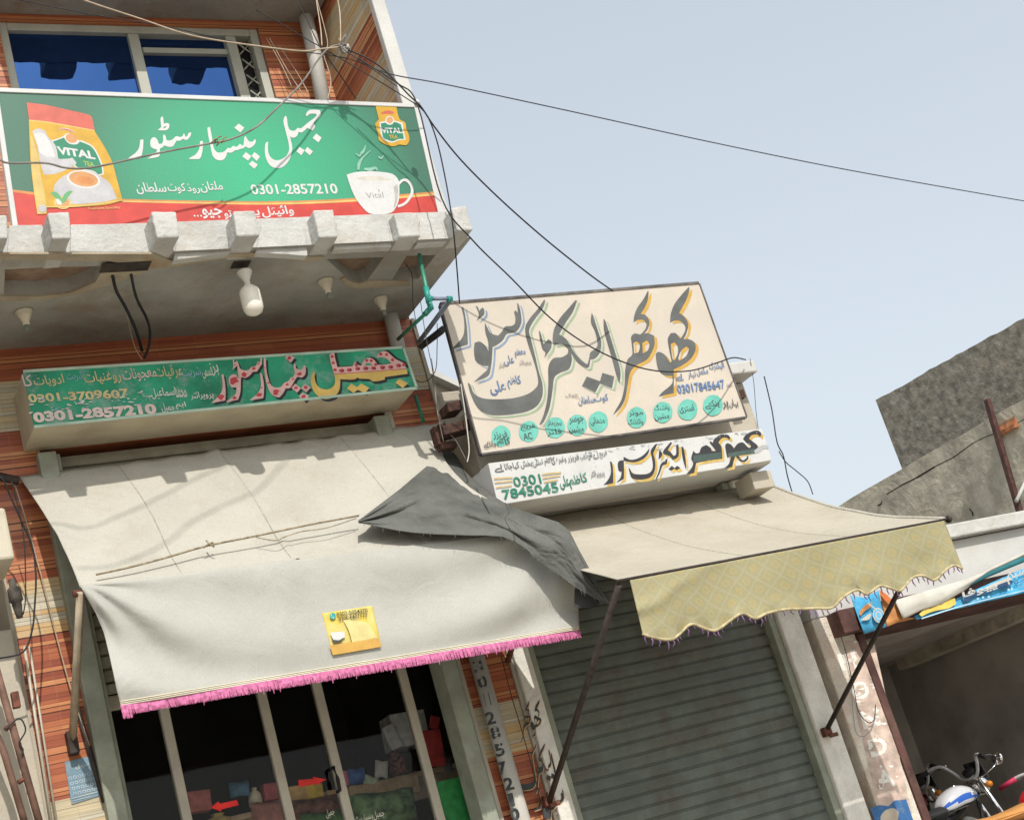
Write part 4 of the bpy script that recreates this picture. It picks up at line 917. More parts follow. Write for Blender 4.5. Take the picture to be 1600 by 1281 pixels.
bk = [[(1310, 150), (1340, 110), (1400, 80), (1450, 75), (1480, 100), (1470, 135), (1440, 112), (1390, 118), (1365, 150), (1405, 180), (1445, 215), (1440, 255), (1300, 290), (1165, 325), (1155, 285), (1145, 215), (1165, 190), (1200, 205), (1225, 240), (1262, 195), (1310, 185), (1350, 225), (1375, 235), (1385, 215), (1340, 185)],
      [(1265, 300), (1290, 340), (1315, 350), (1345, 325), (1345, 310), (1360, 310), (1355, 340), (1320, 365), (1280, 355), (1240, 310)], [(1195, 320), (1240, 310), (1225, 350), (1210, 412), (1135, 425), (1180, 380)],
      [(1030, 190), (1050, 145), (1110, 110), (1170, 115), (1190, 140), (1185, 160), (1150, 140), (1110, 148), (1082, 185), (1110, 230), (1118, 335), (990, 352), (875, 375), (858, 468), (785, 478), (832, 420), (848, 375), (830, 330), (850, 262), (875, 285), (905, 280), (925, 230), (970, 208), (1010, 235), (1020, 265), (1060, 262), (1000, 185), (1010, 170), (1045, 215)],
      [(738, 225), (757, 225), (777, 330), (784, 440), (770, 400), (747, 310)], [(690, 205), (712, 205), (714, 300), (692, 332), (660, 347), (630, 312), (580, 292), (573, 260), (640, 180), (652, 190), (612, 255), (640, 275), (665, 310), (690, 290)],
      [(612, 330), (602, 382), (565, 398), (540, 465), (510, 525), (500, 525), (530, 450), (548, 385), (588, 350)], [(620, 430), (650, 400), (680, 425), (645, 445)], [(670, 425), (700, 400), (730, 420), (695, 442)],
      [(455, 260), (500, 200), (515, 200), (490, 260), (480, 290), (497, 360), (492, 440), (455, 505), (380, 527), (310, 525), (272, 500), (250, 420), (262, 430), (290, 470), (350, 480), (420, 475), (460, 450), (475, 400), (465, 320)],
      [(205, 318), (270, 345), (340, 330), (400, 290), (445, 235), (430, 290), (380, 340), (310, 367), (240, 362), (202, 350)], [(150, 400), (155, 365), (180, 350), (205, 352), (208, 440), (206, 520), (138, 557), (175, 510), (187, 455), (160, 445)],
      [(78, 360), (97, 375), (107, 470), (107, 562), (18, 577), (60, 530), (87, 460)], [(533, 260), (550, 265), (562, 300), (528, 342)]]
for l in bk: I.loop("gold", l, crop=E_, off=(3.6, 3.6))
for l in bk: I.loop("black", l, crop=E_)
I.loop("teal", [(850, 305), (1110, 275), (1112, 330), (990, 350), (850, 365)], crop=E_, smooth=False); I.loop("teal", [(1170, 285), (1420, 240), (1425, 285), (1170, 322)], crop=E_, smooth=False)
I.loop("bare", [(1410, 262), (1460, 225), (1510, 208), (1545, 215), (1545, 245), (1500, 245), (1460, 275), (1425, 288)], crop=E_)
for k in range(46):
    u = random.uniform(800, 1185); v = 723.5-(u-763)*.1262+abs(random.gauss(0, 4.5))+1.2
    I.disc("bare", u, v, random.uniform(.6, 3.6)*(1.6 if 1010 < u < 1050 else 1), random.uniform(.4, 1.5), n=8, wob=.5, tilt=-.1)
for k in range(14):
    u = random.uniform(775, 1200); I.disc("bare", u, 775-(u-763)*.14-random.uniform(0, 40), random.uniform(.4, 1.4), random.uniform(.3, .8), n=7, wob=.4)
def wl_(key, t, x0, x1, y, h, b=.006, s=-.14): I.text(key, urdu(t), (x0, y), (x1, y+s*(x1-x0)), h, bold=b, jit=.03)
for t, x0, x1 in (("ہے", 774, 788), ("جاتا", 790, 802), ("کیا", 803, 813), ("بخش", 815, 833), ("تسلی", 834, 850), ("کام", 852, 862), ("کا", 863, 869), ("وغیرہ", 871, 886), ("فریزر", 888, 906), ("ڈیپ", 908, 919), ("سی", 920, 927), ("اے", 928, 936), ("فریج", 938, 950)):
    wl_("grey", t, x0, x1, 738-(x0-774)*.135, 12)
I.text("green", "0301", (804, 760), (847, 755), 15, bold=.015, jit=.04)
I.text("green", "7845045", (787, 780), (874, 768), 15, bold=.02, jit=.05)
wl_("green", "کاظم", 892, 921, 764, 22, .012); wl_("green", "علی", 877, 892, 765, 22, .012); wl_("grey", "پروپرائٹر", 924, 946, 748, 12)
for x0, y0_, x1, y1 in ((772, 747.5, 801, 745.5), (773, 754, 801, 751), (775, 761.5, 800, 758), (847, 741, 877, 737.5), (848, 747, 876, 742.5), (850, 753, 872, 749.5)):
    I.stroke("gold", [(x0, y0_), (x1, y1)], 1.8)
I.build(ws, wm)
m = MB()
p = W(1178, 752, Y=7.6); m.box(p.x-.05, p.x+.12, 7.55, 7.74, p.z-.07, p.z+.05)
m.build("mounting_block", CREAM, ws, bevel=.006)

# ------------------------------------------------------------------ writing on pillars
I = Ink(lambda u, v, h: W(u, v, Y=7.96-h))
Hc = (720, 1020, 4.906)
def fit(pts, src, dst):
    sx0, sy0, sx1, sy1 = src; dx0, dy0, dx1, dy1 = dst; return [(dx0+(x-sx0)/(sx1-sx0)*(dx1-dx0), dy0+(y-sy0)/(sy1-sy0)*(dy1-dy0)) for x, y in pts]
for key, off in (("gold", (1.0, .8)), ("black", (0, 0))):
    for s_, h_ in (khr, kho):
        f = lambda l: fit(l, (310, 45, 995, 1110), (455, 355, 615, 690)); I.loop(key, f(s_), [f(x) for x in h_], crop=Hc, off=off)
    for l in sage_l[0:1]+sage_l[2:]: I.loop(key, fit(l, (378, 150, 1600, 1190), (425, 690, 720, 1080)), crop=Hc, off=off)
    I.loop(key, fit(alif, (230, 310, 370, 850), (690, 760, 730, 960)), crop=Hc, off=off)
    for l in blue_l: I.loop(key, fit(l, (245, 175, 825, 835), (560, 1040, 790, 1330)), crop=Hc, off=off)
I.build([o for o in el.children if o.name.startswith("painted_pillar")][0], {"black": sm["black"], "gold": paint("pillar_tan_outline", (0.55, 0.36, 0.2))})
I = Ink(lambda u, v, h: W(u, v, Y=7.985-h), lift0=.002)
hm = {"white": paint("worn_white_letters", (0.72, 0.70, 0.65), .9, .05, (0.52, 0.45, 0.36), .6, 14), "blue": paint("blue_patch", (0.035, 0.122, 0.294), .7, .08, (.5, .45, .35), .3), "bare": paint("bare_plaster", (0.48, 0.42, 0.33), .9, .1), "pinkish": paint("pinkish_paint", (0.52, 0.40, 0.34), .9, .15, (.6, .55, .46), .6, 10)}
I.loop("pinkish", [(1320, 1000), (1366, 1004), (1425, 1270), (1378, 1275), (1340, 1120)])
for ch, x, y in (("H", 1310, 1052), ("O", 1329, 1098), ("N", 1345, 1142), ("D", 1357, 1186), ("A", 1369, 1236)):
    I.text("white", ch, (x+5, y-3), (x+32, y-10), 27, bold=.03, up=(-.27, -1))
for k in range(80):
    t = random.random(); u = 1312+t*68+random.uniform(0, 44); v = 1000+t*250
    I.disc(random.choice(["bare", "white", "bare", "pinkish"]), u, v, random.uniform(1, 5), random.uniform(1, 3.5), n=10, wob=.4)
I.loop("blue", [(1360, 1262), (1375, 1257), (1388, 1259), (1398, 1250), (1416, 1248), (1430, 1290), (1372, 1296)], smooth=False)
I.loop("bare", [(1376, 1275), (1384, 1265), (1396, 1262), (1404, 1268), (1402, 1284), (1390, 1292), (1378, 1288)])
I.build(gp, hm)

def lerp(a, b, t): return a+(b-a)*t
def path(pts, t):
    "point at parameter t (0..1) along a list of points, by index"
    k = t*(len(pts)-1); i = min(int(k), len(pts)-2); f = k-i
    return tuple(lerp(a, b, f) for a, b in zip(pts[i], pts[i+1]))
def hsh(*a):
    x = math.sin(sum((i+1)*12.9898*v for i, v in enumerate(a)))*43758.5453; return x-math.floor(x)
def vn(x, y):
    "smooth value noise"
    xi, yi = math.floor(x), math.floor(y); fx, fy = x-xi, y-yi
    fx = fx*fx*(3-2*fx); fy = fy*fy*(3-2*fy)
    return lerp(lerp(hsh(xi, yi), hsh(xi+1, yi), fx), lerp(hsh(xi, yi+1), hsh(xi+1, yi+1), fx), fy)-.5

# ------------------------------------------------------------------ beige awning of the tiled shop
aw = thing("shop_awning", "beige canvas awning with a grey cloth front and pink fringe over glass doors", "awning", tuple(W(113, 1159, Y=8.0)))
BARY = 7.18
B0 = W(125, 918, Y=BARY); B1 = Vector((4.29, BARY, 1.965))
T0 = W(30, 745, Y=7.97); T1 = W(694, 660, Y=7.97)
def top_pt(u, v):
    p = T0.lerp(T1, u).lerp(B0.lerp(B1, u), v)
    s = math.sin(math.pi*v)
    d = -.045*s*(.35+.65*math.sin(math.pi*u)) + .026*vn(u*9, v*3)*s + .011*vn(u*40, v*9)*s + .008*vn(u*22+v*9, v*5)*s
    d += .014*math.exp(-((u-.42-.02*v)/.012)**2)*(1-v)**1.5 + .012*math.exp(-((u-.43)/.006)**2) + .008*math.exp(-((u-.72)/.006)**2)
    # small gathers where the cloth is tied at the back
    d += .02*math.sin(u*70+v*6)*max(0, .14-v)*3*vn(u*8+3, 1)*2
    e = .05*math.exp(-u/.03)*s
    e2 = .21*math.exp(-((1-u)/.055)**1.3)*math.sin(math.pi*v**.8)   # the free right edge hangs in, under the grey cloth
    return p+Vector((e*.6-e2, 0, d+e*.2-e2*.12))
m = MB(); m.grid(top_pt, 170, 44); cv = m.build("canvas", CANVAS, aw, solid=.004, fixn=False)
for uu in (.205, .43, .72):
    m = MB(); m.tube([top_pt(uu+.01*math.sin(i*.12), i/40)+Vector((0, -.003, .003)) for i in range(40)], .0028, 5); m.build("seam", mat("canvas_seam", (.355, .33, .275), .95, .15, 60), cv)
VY = 7.165
vl = [(126, 914), (137, 935), (152, 962), (163, 990), (170, 1020), (177, 1052), (183, 1080), (189, 1103)]
vr = [(860, 838), (872, 850), (885, 870), (895, 895), (901, 920), (903, 943), (904, 965), (905, 984)]
def val_pt(u, v, dy=0.0):
    a = path(vl, v); b = path(vr, v)
    x = lerp(a[0], b[0], u); y = lerp(a[1], b[1], u)+7*math.sin(math.pi*u)*(1-v)*0.2
    sw = math.sin(2*math.pi*(1.5*v-1.55*u*(1.15-u)*2+.12))
    env = (v**.7)*(1-v)**.45*1.5*(.25+.75*abs(2*u-.95)**.8)
    d = .042*sw*env+.03*vn(u*7, v*2.2)*v*(1.2-v)
    # pulled folds fanning from the two tied corners
    for cu, sgn in ((0.0, 1), (1.0, -1)):
        du = abs(u-cu)*4.2; r = math.hypot(du, v*1.0)+1e-3; an = math.atan2(v, du)
        d += .030*math.exp(-r*1.5)*math.sin(an*11+sgn*.6)*min(1, r*4)
    q = W(x, y, Y=VY-d-dy)
    w = (1-v)**7
    return q.lerp(B0.lerp(B1, u)+Vector((0, -.006-dy, .004)), w)
m = MB(); m.grid(val_pt, 150, 54); m.build("hanging_cloth", CURT, aw, solid=.003, fixn=False)
m = MB()                                                # hem seams
for vv in (.955, .972, .988): m.tube([val_pt(i/60, vv, .004) for i in range(61)], .0028, 5)
m.build("hem_seam", mat("cream_thread", (.66, .60, .46), .9, .05), aw)
m = MB()
n = 900
for i in range(n):
    u = (i+random.random()*.7)/n; p = val_pt(min(u, 1), 1.0, .003); ln = random.uniform(.043, .047)*(1.35 if u < .02 else 1)
    if random.random() < .012: ln *= 1.35
    w = .0036; k = random.uniform(-.004, .004)
    e = p+Vector((k, random.uniform(-.008, .012), -ln)); q = p.lerp(e, .5)+Vector((random.uniform(-.004, .004), -.003, 0))
    m.add([p+Vector((-w, 0, .006)), p+Vector((w, 0, .006)), q+Vector((w, 0, 0)), q+Vector((-w, 0, 0)), e+Vector((w*.3, 0, 0)), e+Vector((-w*.3, 0, 0))], [(0, 1, 2, 3), (3, 2, 4, 5)])
def band(u, v): 
    p = val_pt(u, 1.0, -.002); return p+Vector((0, 0, -.041*v+.004))
m.grid(band, 80, 2)
m.build("fringe", PINK, aw, fixn=False)
m = MB(); dirb = (B1-B0).normalized(); ofb = Vector((0, .018, -.022)); m.tube([B0-dirb*.035+ofb, B1+dirb*.02+ofb], .018, 10); m.build("front_bar", RUST, aw)
m = MB()
for pa, pb in ((W(113, 1166, Y=7.99), B0+Vector((0, .0, -.02))),):
    m.tube([pa, pb], .021, 4)
m.build("support_arm", mat("dusty_wood", (.40, .33, .24), .9, .12, 12), aw)
m = MB(); p = W(113, 1160, Y=7.96); m.box(p.x-.025, p.x+.025, 7.93, 7.998, p.z-.06, p.z+.06); m.build("wall_bracket", DKIRON, aw, bevel=.004)
m = MB(); m.tube([W(-14, 742, Y=7.93), W(30, 751, Y=7.93)], .024, 6); m.build("back_batten", DKIRON, aw)
m = MB(); pa, pb = Vector((4.262, 7.99, 1.42)), B1+Vector((0, 0, -.02)); m.tube([pa, pb], .02, 6); m.build("support_arm", RUST, aw)
rp = [(150, 907), (200, 896), (260, 880), (322, 862), (400, 846), (480, 829), (560, 814)]
def on_awn(u, v, lift):
    # where the sight ray meets the sloping canvas, lifted a little off it
    d = W(u, v, Y=1.0); a, b = T0, T1; c = B0
    nrm = (b-a).cross(c-a).normalized()
    if nrm.z < 0: nrm = -nrm
    t = nrm.dot(a)/nrm.dot(d); return d*t+nrm*lift
m = MB(); m.tube([on_awn(u, v, .035) for u, v in spline(rp, 4)], .0055, 6)
m.tube([on_awn(u, v, .03) for u, v in spline([(400, 847), (430, 852), (445, 846), (470, 838), (510, 832), (556, 817)], 5)], .003, 5)
for a in ((322, 855), (318, 866), (332, 858)): m.tube([on_awn(*a, .04), on_awn(326, 862, .05), on_awn(334, 866, .045)], .005, 5)
m.build("tie_rope", mat("hemp_rope", (.30, .25, .17), .9, .2, 40), aw)

for lb_, sp_ in (("upper", [(60, 820), (90, 815), (135, 822), (190, 800), (250, 771), (318, 738), (350, 727), (400, 705)]), ("lower", [(120, 888), (180, 880), (260, 842), (300, 806), (362, 775), (400, 760), (450, 712)])):
    q = [on_awn(u, v, 0)-SUN_TO*(5.6 if lb_ == "upper" else 6.1) for u, v in spline(sp_, 4)]
    m = MB(); m.tube(q, .007, 6); tag(m.build("street_cable", BLACK), "overhead street cable whose thin shadow is the "+lb_+" curved line on the beige awning", "cable", "street cables overhead")

# yellow handbill pinned to the cloth
hb = thing("yellow_handbill", "crumpled yellow handbill with phone numbers stuck on the grey hanging cloth", "poster", tuple(W(555, 1020, Y=VY)))
hq = [(503, 958), (582, 946), (596, 1010), (520, 1024)]
def on_cloth(x, y, lift):
    "the hanging cloth's surface at a photo point, lifted a little towards the street"
    u = (x-180)/720; v = .5
    for _ in range(4):
        a, b = path(vl, max(0, min(1, v))), path(vr, max(0, min(1, v))); u = max(0, min(1, (x-a[0])/(b[0]-a[0])))
        t0 = lerp(914, 838, u); t1 = lerp(1103, 984, u); v = max(0, min(1, (y-t0)/(t1-t0)))
    return W(x, y, Y=val_pt(u, v).y-lift)
def hb_pt(u, v, lift=0.0):
    a = path([hq[0], hq[3]], v); b = path([hq[1], hq[2]], v); x = lerp(a[0], b[0], u); y = lerp(a[1], b[1], u)
    return on_cloth(x, y, .002+.006*abs(vn(u*4+9, v*4+2))+.007*math.exp(-((u-.45-.5*v+.2)/.06)**2)+lift)
hb_y = 7.12
m = MB(); m.grid(hb_pt, 24, 20); m.build("paper", mat("yellow_paper", (.56, .42, .06), .6, .06, 14, rgb2=(.56, .48, .18)), hb, solid=.002, fixn=False)
I = Ink(lambda u, v, h: on_cloth(u, v, .016+h))
I.text("black", "0302-5054370", (527, 963), (575, 956), 6.5, bold=.01); I.text("black", "0306-6401170", (530, 970), (574, 963), 6.5, bold=.01)
I.disc("teal", 520, 962, 4.6, 5.2); I.stroke("white", [(518, 959.5, 1.3), (518.6, 962.5, 1.3), (522, 965, 1.3)], 1.3)
I.loop("orange", [(515, 1008), (592, 996), (596, 1010), (520, 1023)], smooth=False)
I.loop("white", [(516, 988), (538, 986), (539, 995), (530, 1000), (520, 999)], smooth=False); I.loop("black", [(518, 996), (523, 999), (532, 999), (537, 995), (532, 1003), (522, 1004)], smooth=False)
I.loop("pale", [(536, 968), (572, 972), (586, 990), (590, 996), (550, 1003), (545, 985)])
I.build(hb, {"black": mat("print_ink", (.06, .06, .05), .6), "teal": mat("print_teal", (.03, .30, .27), .6), "white": PW, "orange": mat("paper_orange", (.55, .33, .08), .6, .06, 14), "pale": mat("paper_pale", (.56, .48, .20), .6, .06, 14)})

# ------------------------------------------------------------------ grey cloth thrown over the corner
up_ = [(560, 814, 7.20), (592, 790, 7.34), (625, 765, 7.48), (655, 739, 7.62), (682, 716, 7.78), (696, 697, 7.93), (712, 712, 7.9), (728, 738, 7.78), (745, 757, 7.62), (772, 776, 7.45), (800, 793, 7.26), (840, 806, 7.10), (872, 816, 7.02), (890, 830, 6.98), (906, 862, 6.95), (930, 905, 6.93), (955, 945, 6.92)]
lo_ = [(560, 816, 7.18), (590, 823, 7.15), (620, 829, 7.13), (650, 833, 7.115), (680, 835, 7.10), (710, 836, 7.095), (735, 837, 7.09), (760, 837, 7.085), (785, 839, 7.08), (805, 847, 7.07), (822, 858, 7.06), (838, 873, 7.05), (856, 887, 7.03), (876, 900, 7.01), (898, 917, 6.98), (925, 932, 6.95), (955, 947, 6.92)]
def rag_pt(u, v):
    a = path(up_, u); b = path(lo_, u); q = [lerp(x, y, v) for x, y in zip(a, b)]
    s = math.sin(math.pi*v)
    bul = .05*s*math.sin(math.pi*min(1, u*1.1))
    ang = v*9+u*2
    w = .028*math.sin(v*17+u*5)*math.exp(-u*3.2)*s*1.4
    w += .030*math.exp(-((v-.80+.35*max(0, u-.5))/.055)**2)*math.sin(math.pi*min(1, max(0, (u-.08)/.62)))*-1
    w += .02*math.exp(-((v-.66)/.08)**2)*math.sin(math.pi*min(1, u/.7))
    w += .030*vn(u*11, v*5)*s+.010*vn(u*26, v*14)*s+.006*vn(u*50+v*20, v*9)*s+.009*(abs(vn(u*16+v*4, v*7+3))-.2)*s+.004*(abs(vn(u*34-v*9, v*15))-.2)*s
    w -= .03*math.exp(-((u-.47-.03*v)/.006)**2)*(1 if .15 < v < .6 else 0)
    return W(q[0], q[1], Y=q[2]-bul-w)
m = MB(); m.grid(rag_pt, 220, 100)
seam = [rag_pt(.60-.05*t+.012*math.sin(t*9), t)+Vector((0, -.006, 0)) for t in [i/20 for i in range(21)]]
rg = m.build("grey_cloth", RAG, None, solid=.004, fixn=False)
tag(rg, "dark grey cloth thrown over the beige awning's corner and tied to a rope", "cloth")
m = MB()
for i in range(26):
    u = random.random(); p = rag_pt(u, 1.0)+Vector((0, -.004, 0)); m.tube([p, p+Vector((random.uniform(-.01, .01), -.004, -random.uniform(.012, .03)))], .0014, 4)
m.build("frayed_edge", mat("frayed_thread", (.13, .13, .12), .95), rg)
m = MB(); m.tube(seam, .0035, 5); m.build("seam", mat("seam_thread", (.08, .08, .075), .9), rg)
m = MB(); m.add([W(898, 905, Y=7.03), W(944, 938, Y=6.99), W(925, 950, Y=7.02), W(897, 948, Y=7.05)], [(0, 1, 2, 3)]); m.build("torn_underside", mat("dark_lining", (.05, .05, .048), .95), rg, solid=.003, fixn=False)

# ------------------------------------------------------------------ tan awning of the electric shop
a2 = thing("patterned_awning", "tan canvas awning with a ragged olive damask valance over the grey roller shutter", "awning", tuple(W(1290, 1143, Y=7.99)))
C0 = W(968, 907, Y=6.56); C1 = W(1476, 812, Y=6.56)
U0 = Vector((4.36, 7.96, 2.275)); U1 = W(1196, 756, Y=7.93)
def aw2(u, v):
    p = U0.lerp(U1, u).lerp(C0.lerp(C1, u), v); s = math.sin(math.pi*v)
    d = -.085*s*(.6+.4*u) + .012*vn(u*7, v*3)*s + .008*vn(u*22, v*8)*s + .008*math.exp(-((u-.55)/.006)**2)*s
    d += .022*math.sin(u*26+2)*max(0, .12-v)*6*vn(u*6, 3)
    return p+Vector((0, 0, d))
m = MB(); m.grid(aw2, 140, 40); cv = m.build("canvas", CANV2, a2, solid=.004, fixn=False)
for uu in (.36, .68):
    m = MB(); m.tube([aw2(uu, i/40)+Vector((0, -.003, .003)) for i in range(40)], .0026, 5); m.build("seam", mat("tan_canvas_seam", (.34, .31, .245), .95, .15, 60), cv)
m = MB(); m.tube([aw2(1, i/30)+Vector((.004, 0, .006)) for i in range(31)], .013, 7); m.build("edge_hem", CANVAS, a2)
m = MB(); m.tube([C0+(C0-C1).normalized()*.02, C1+(C1-C0).normalized()*.035], .009, 9); m.build("front_bar", DKIRON, a2)
for k in (0,):
    m = MB(); m.lathe(C1+(C1-C0).normalized()*.035, [(0, -.012), (.022, -.012), (.024, .0), (.018, .012), (0, .014)], (C1-C0), 12); m.build("bar_end", DKIRON, a2)
# damask pattern
def damask():
    m = bpy.data.materials.new("olive_damask"); m.use_nodes = True; N = m.node_tree.nodes; L = m.node_tree.links
    b = N["Principled BSDF"]; b.inputs["Roughness"].default_value = .7; b.inputs["Specular IOR Level"].default_value = .2
    uv = N.new("ShaderNodeUVMap"); sp = N.new("ShaderNodeSeparateXYZ"); L.new(uv.outputs[0], sp.inputs[0])
    def ma(op, a, c=None):
        n = N.new("ShaderNodeMath"); n.operation = op
        for i, x in enumerate((a, c)):
            if x is None: continue
            if isinstance(x, (int, float)): n.inputs[i].default_value = x
            else: L.new(x, n.inputs[i])
        return n.outputs[0]
    P = .15
    x = ma('DIVIDE', sp.outputs[0], P); y = ma('DIVIDE', sp.outputs[1], P*1.0)
    s1 = ma('ADD', x, y); s2 = ma('SUBTRACT', x, y)
    f1 = ma('ABSOLUTE', ma('SUBTRACT', ma('FRACT', s1), .5)); f2 = ma('ABSOLUTE', ma('SUBTRACT', ma('FRACT', s2), .5))
    lat = ma('MAXIMUM', ma('GREATER_THAN', f1, .44), ma('GREATER_THAN', f2, .44))           # lattice lines
    r = ma('SQRT', ma('ADD', ma('MULTIPLY', f1, f1), ma('MULTIPLY', f2, f2)))
    med = ma('LESS_THAN', ma('ABSOLUTE', ma('SUBTRACT', r, .20)), .045); core = ma('LESS_THAN', r, .13)
    cell = N.new("ShaderNodeTexWhiteNoise"); cell.noise_dimensions = '2D'; cc = N.new("ShaderNodeCombineXYZ"); L.new(ma('FLOOR', s1), cc.inputs[0]); L.new(ma('FLOOR', s2), cc.inputs[1]); L.new(cc.outputs[0], cell.inputs["Vector"])
    nz = N.new("ShaderNodeTexNoise"); nz.inputs["Scale"].default_value = 7; nz.inputs["Detail"].default_value = 6; L.new(uv.outputs[0], nz.inputs["Vector"])
    fine = N.new("ShaderNodeTexNoise"); fine.inputs["Scale"].default_value = 55; fine.inputs["Detail"].default_value = 3; L.new(uv.outputs[0], fine.inputs["Vector"])
    def mix(f, c1, c2):
        k = N.new("ShaderNodeMix"); k.data_type = 'RGBA'
        L.new(f, k.inputs[0]) if not isinstance(f, (int, float)) else None
        for i, c in ((6, c1), (7, c2)):
            if isinstance(c, tuple): k.inputs[i].default_value = (*c, 1)
            else: L.new(c, k.inputs[i])
        return k.outputs[2]
    base = mix(nz.outputs[0], (.29, .265, .14), (.365, .325, .205))
    base = mix(ma('MULTIPLY', fine.outputs[0], .7), base, (.20, .19, .10))
    c = mix(ma('MULTIPLY', lat, .34), base, (.35, .32, .22))
    c = mix(ma('MULTIPLY', med, .6), c, (.35, .29, .13)); c = mix(ma('MULTIPLY', core, ma('MULTIPLY', cell.outputs[0], .5)), c, (.38, .27, .10))
    L.new(c, b.inputs["Base Color"])
    return m
vl2 = [(984, 906), (988, 922), (993, 945), (999, 968), (1004, 990)]
vr2 = [(1475, 814), (1480, 830), (1487, 850), (1495, 870), (1504, 888)]
bot = [(1004, 990), (1022, 996), (1048, 999), (1062, 990), (1080, 975), (1105, 983), (1120, 984), (1140, 970), (1160, 958), (1180, 966), (1198, 958), (1225, 952), (1255, 951), (1275, 950), (1300, 949), (1318, 932), (1340, 921), (1355, 928), (1375, 915), (1395, 920), (1408, 922), (1425, 903), (1442, 899), (1460, 906), (1476, 892), (1490, 883), (1504, 888)]
bot_s = spline(bot, 6)
V2Y = 6.545
def val2(u, v, dy=0.0):
    a = (lerp(984, 1475, u), lerp(906.5, 813.5, u))
    b = path(bot_s, u)
    lx = path(vl2, v)[0]-lerp(984, 1004, v); 
    x = lerp(a[0], b[0], v); y = lerp(a[1], b[1], v)
    d = .022*math.sin(u*19+1.2*v)*v+.02*vn(u*9, v*3)*v+.025*math.exp(-((v-.55+u*2.2)/.12)**2)*math.exp(-u*6)
    if v > .85: d += .012*math.sin(u*90)*(v-.85)*5
    return W(x, y, Y=V2Y-d-dy)
wid = (C1-C0).length
m = MB(); m.grid(val2, 150, 36, uv=lambda u, v: (u*wid, -v*.42*(1-.15*u))); vo = m.build("damask_valance", damask(), a2, solid=.003, fixn=False)
m = MB(); m.tube([val2(i/150, 1.0, .003) for i in range(151)], .008, 6); m.build("scalloped_hem", mat("pale_gold_trim", (.45, .38, .22), .8, .15, 30), a2)
m = MB()
for i in range(54):
    u = (i+.5)/54+random.uniform(-.004, .004); p = val2(u, 1.0, .002); ln = random.uniform(.03, .055)
    m.tube([p, p+Vector((random.uniform(-.01, .01), 0, -ln*.5)), p+Vector((random.uniform(-.016, .016), 0, -ln))], [.0035, .0045, .002], 5)
m.build("tassel_fringe", mat("purple_thread", (.22, .12, .24), .9, .2, 40), a2)
m = MB(); m.tube([W(858, 1252, Y=7.93), C0+Vector((-.005, .012, -.02))], .019, 6); m.build("support_arm", DKIRON, a2)
m = MB(); m.tube([W(1291, 1141, Y=7.95), Vector((C1.x-.15, 6.575, C1.z-.06))], .016, 6); m.build("support_arm", DKIRON, a2)
for u, v in ((856, 1250), (1291, 1143)):
    p = W(u, v, Y=7.95); m = MB(); m.box(p.x-.03, p.x+.03, 7.925, 7.968, p.z-.03, p.z+.03); m.box(p.x-.012, p.x+.05, 7.90, 7.924, p.z-.045, p.z-.02); m.build("wall_bracket", RUST, a2, bevel=.004)

# ------------------------------------------------------------------ pipes
def pipe(name, label, pts, r, mt, cat="pipe", n=12, sub=1, group=None):
    m = MB(); m.tube(pts if sub == 1 else spline([tuple(p) for p in pts], sub), r, n); o = m.build(name, mt)
    return tag(o, label, cat, group)
pipe("drain_pipe", "leaning white drain pipe between the blue window and the striped side wall", [W(478, 28, Y=7.86), W(492, 90, Y=7.86), W(513, 200, Y=7.86)], .05, PIPEW, "drain pipe", 20)
pn = pipe("drain_pipe", "white drain pipe painted with a vertical black phone number", [(4.035, 7.93, 1.75), (4.035, 7.93, GZ)], .048, PIPEW, "drain pipe", 24)
def on_pipe(u, v, h):
    p = W(u, v, Y=7.885); dx = max(-.044, min(.044, p.x-4.035)); return Vector((p.x, 7.93-math.sqrt(.048**2-dx*dx)-h, p.z))
I = Ink(on_pipe, .001)
for ch, x, y in (("3", 145, 100), ("0", 176, 222), ("1", 214, 358), ("2", 240, 498), ("8", 278, 612), ("5", 310, 742), ("7", 332, 880), ("2", 380, 1002), ("1", 402, 1122), ("0", 430, 1232), ("0", 118, -20)):
    X_, Y_ = 720+x/4.906, 1020+y/4.906; w = 3.2 if ch == "1" else 5.6
    I.text("black", ch, (X_-w+1, Y_+9.5), (X_+w+1, Y_+8.2), 19.5, bold=.03)
I.build(pn, {"black": sm["black"]})
pipe("drain_pipe", "short stub of round cream pipe above the green sign box's right end", [W(607, 478, Y=7.93), W(615, 512, Y=7.93), W(628, 570, Y=7.93)], .047, PIPEW, "drain pipe", 20)
gp_ = thing("water_pipe", "bright green water pipe with elbows coming out of the balcony underside", "pipe", tuple(W(655, 400, Z=BZ)))
g0, g1, g2, g3, g4 = W(655, 397, Y=7.05), W(667, 455, Y=7.05), W(671, 478, Y=7.05), W(668, 487, Y=7.08), W(622, 530, Y=7.75)
m = MB(); m.tube([g0, g1, g2], .012, 10); m.build("pipe_run", TEALP, gp_)
m = MB(); m.tube([g3, g4], .012, 10); m.build("pipe_run", TEALP, gp_)
for a, b in ((W(665.5, 449, Y=7.05), W(670, 473, Y=7.05)), (W(670, 470, Y=7.05), W(674, 484, Y=7.06)), (W(674, 480, Y=7.06), W(664, 491, Y=7.12)), (W(668, 467, Y=7.05), W(675, 466.5, Y=7.05)), (W(699, 467, Y=7.05), W(706, 467, Y=7.05))):
    m = MB(); m.tube([a, b], .017, 12); m.build("fitting", mat("green_fitting", (.03, .27, .22), .4, .1), gp_)
m = MB(); m.tube([W(675, 466.5, Y=7.05), W(700, 467, Y=7.05)], .012, 10); m.build("grey_branch", STEELB, gp_)
m = MB(); m.tube([W(704, 468, Y=7.06), W(655, 534, Y=7.75)], .015, 10); m.build("grey_branch", STEELB, gp_)
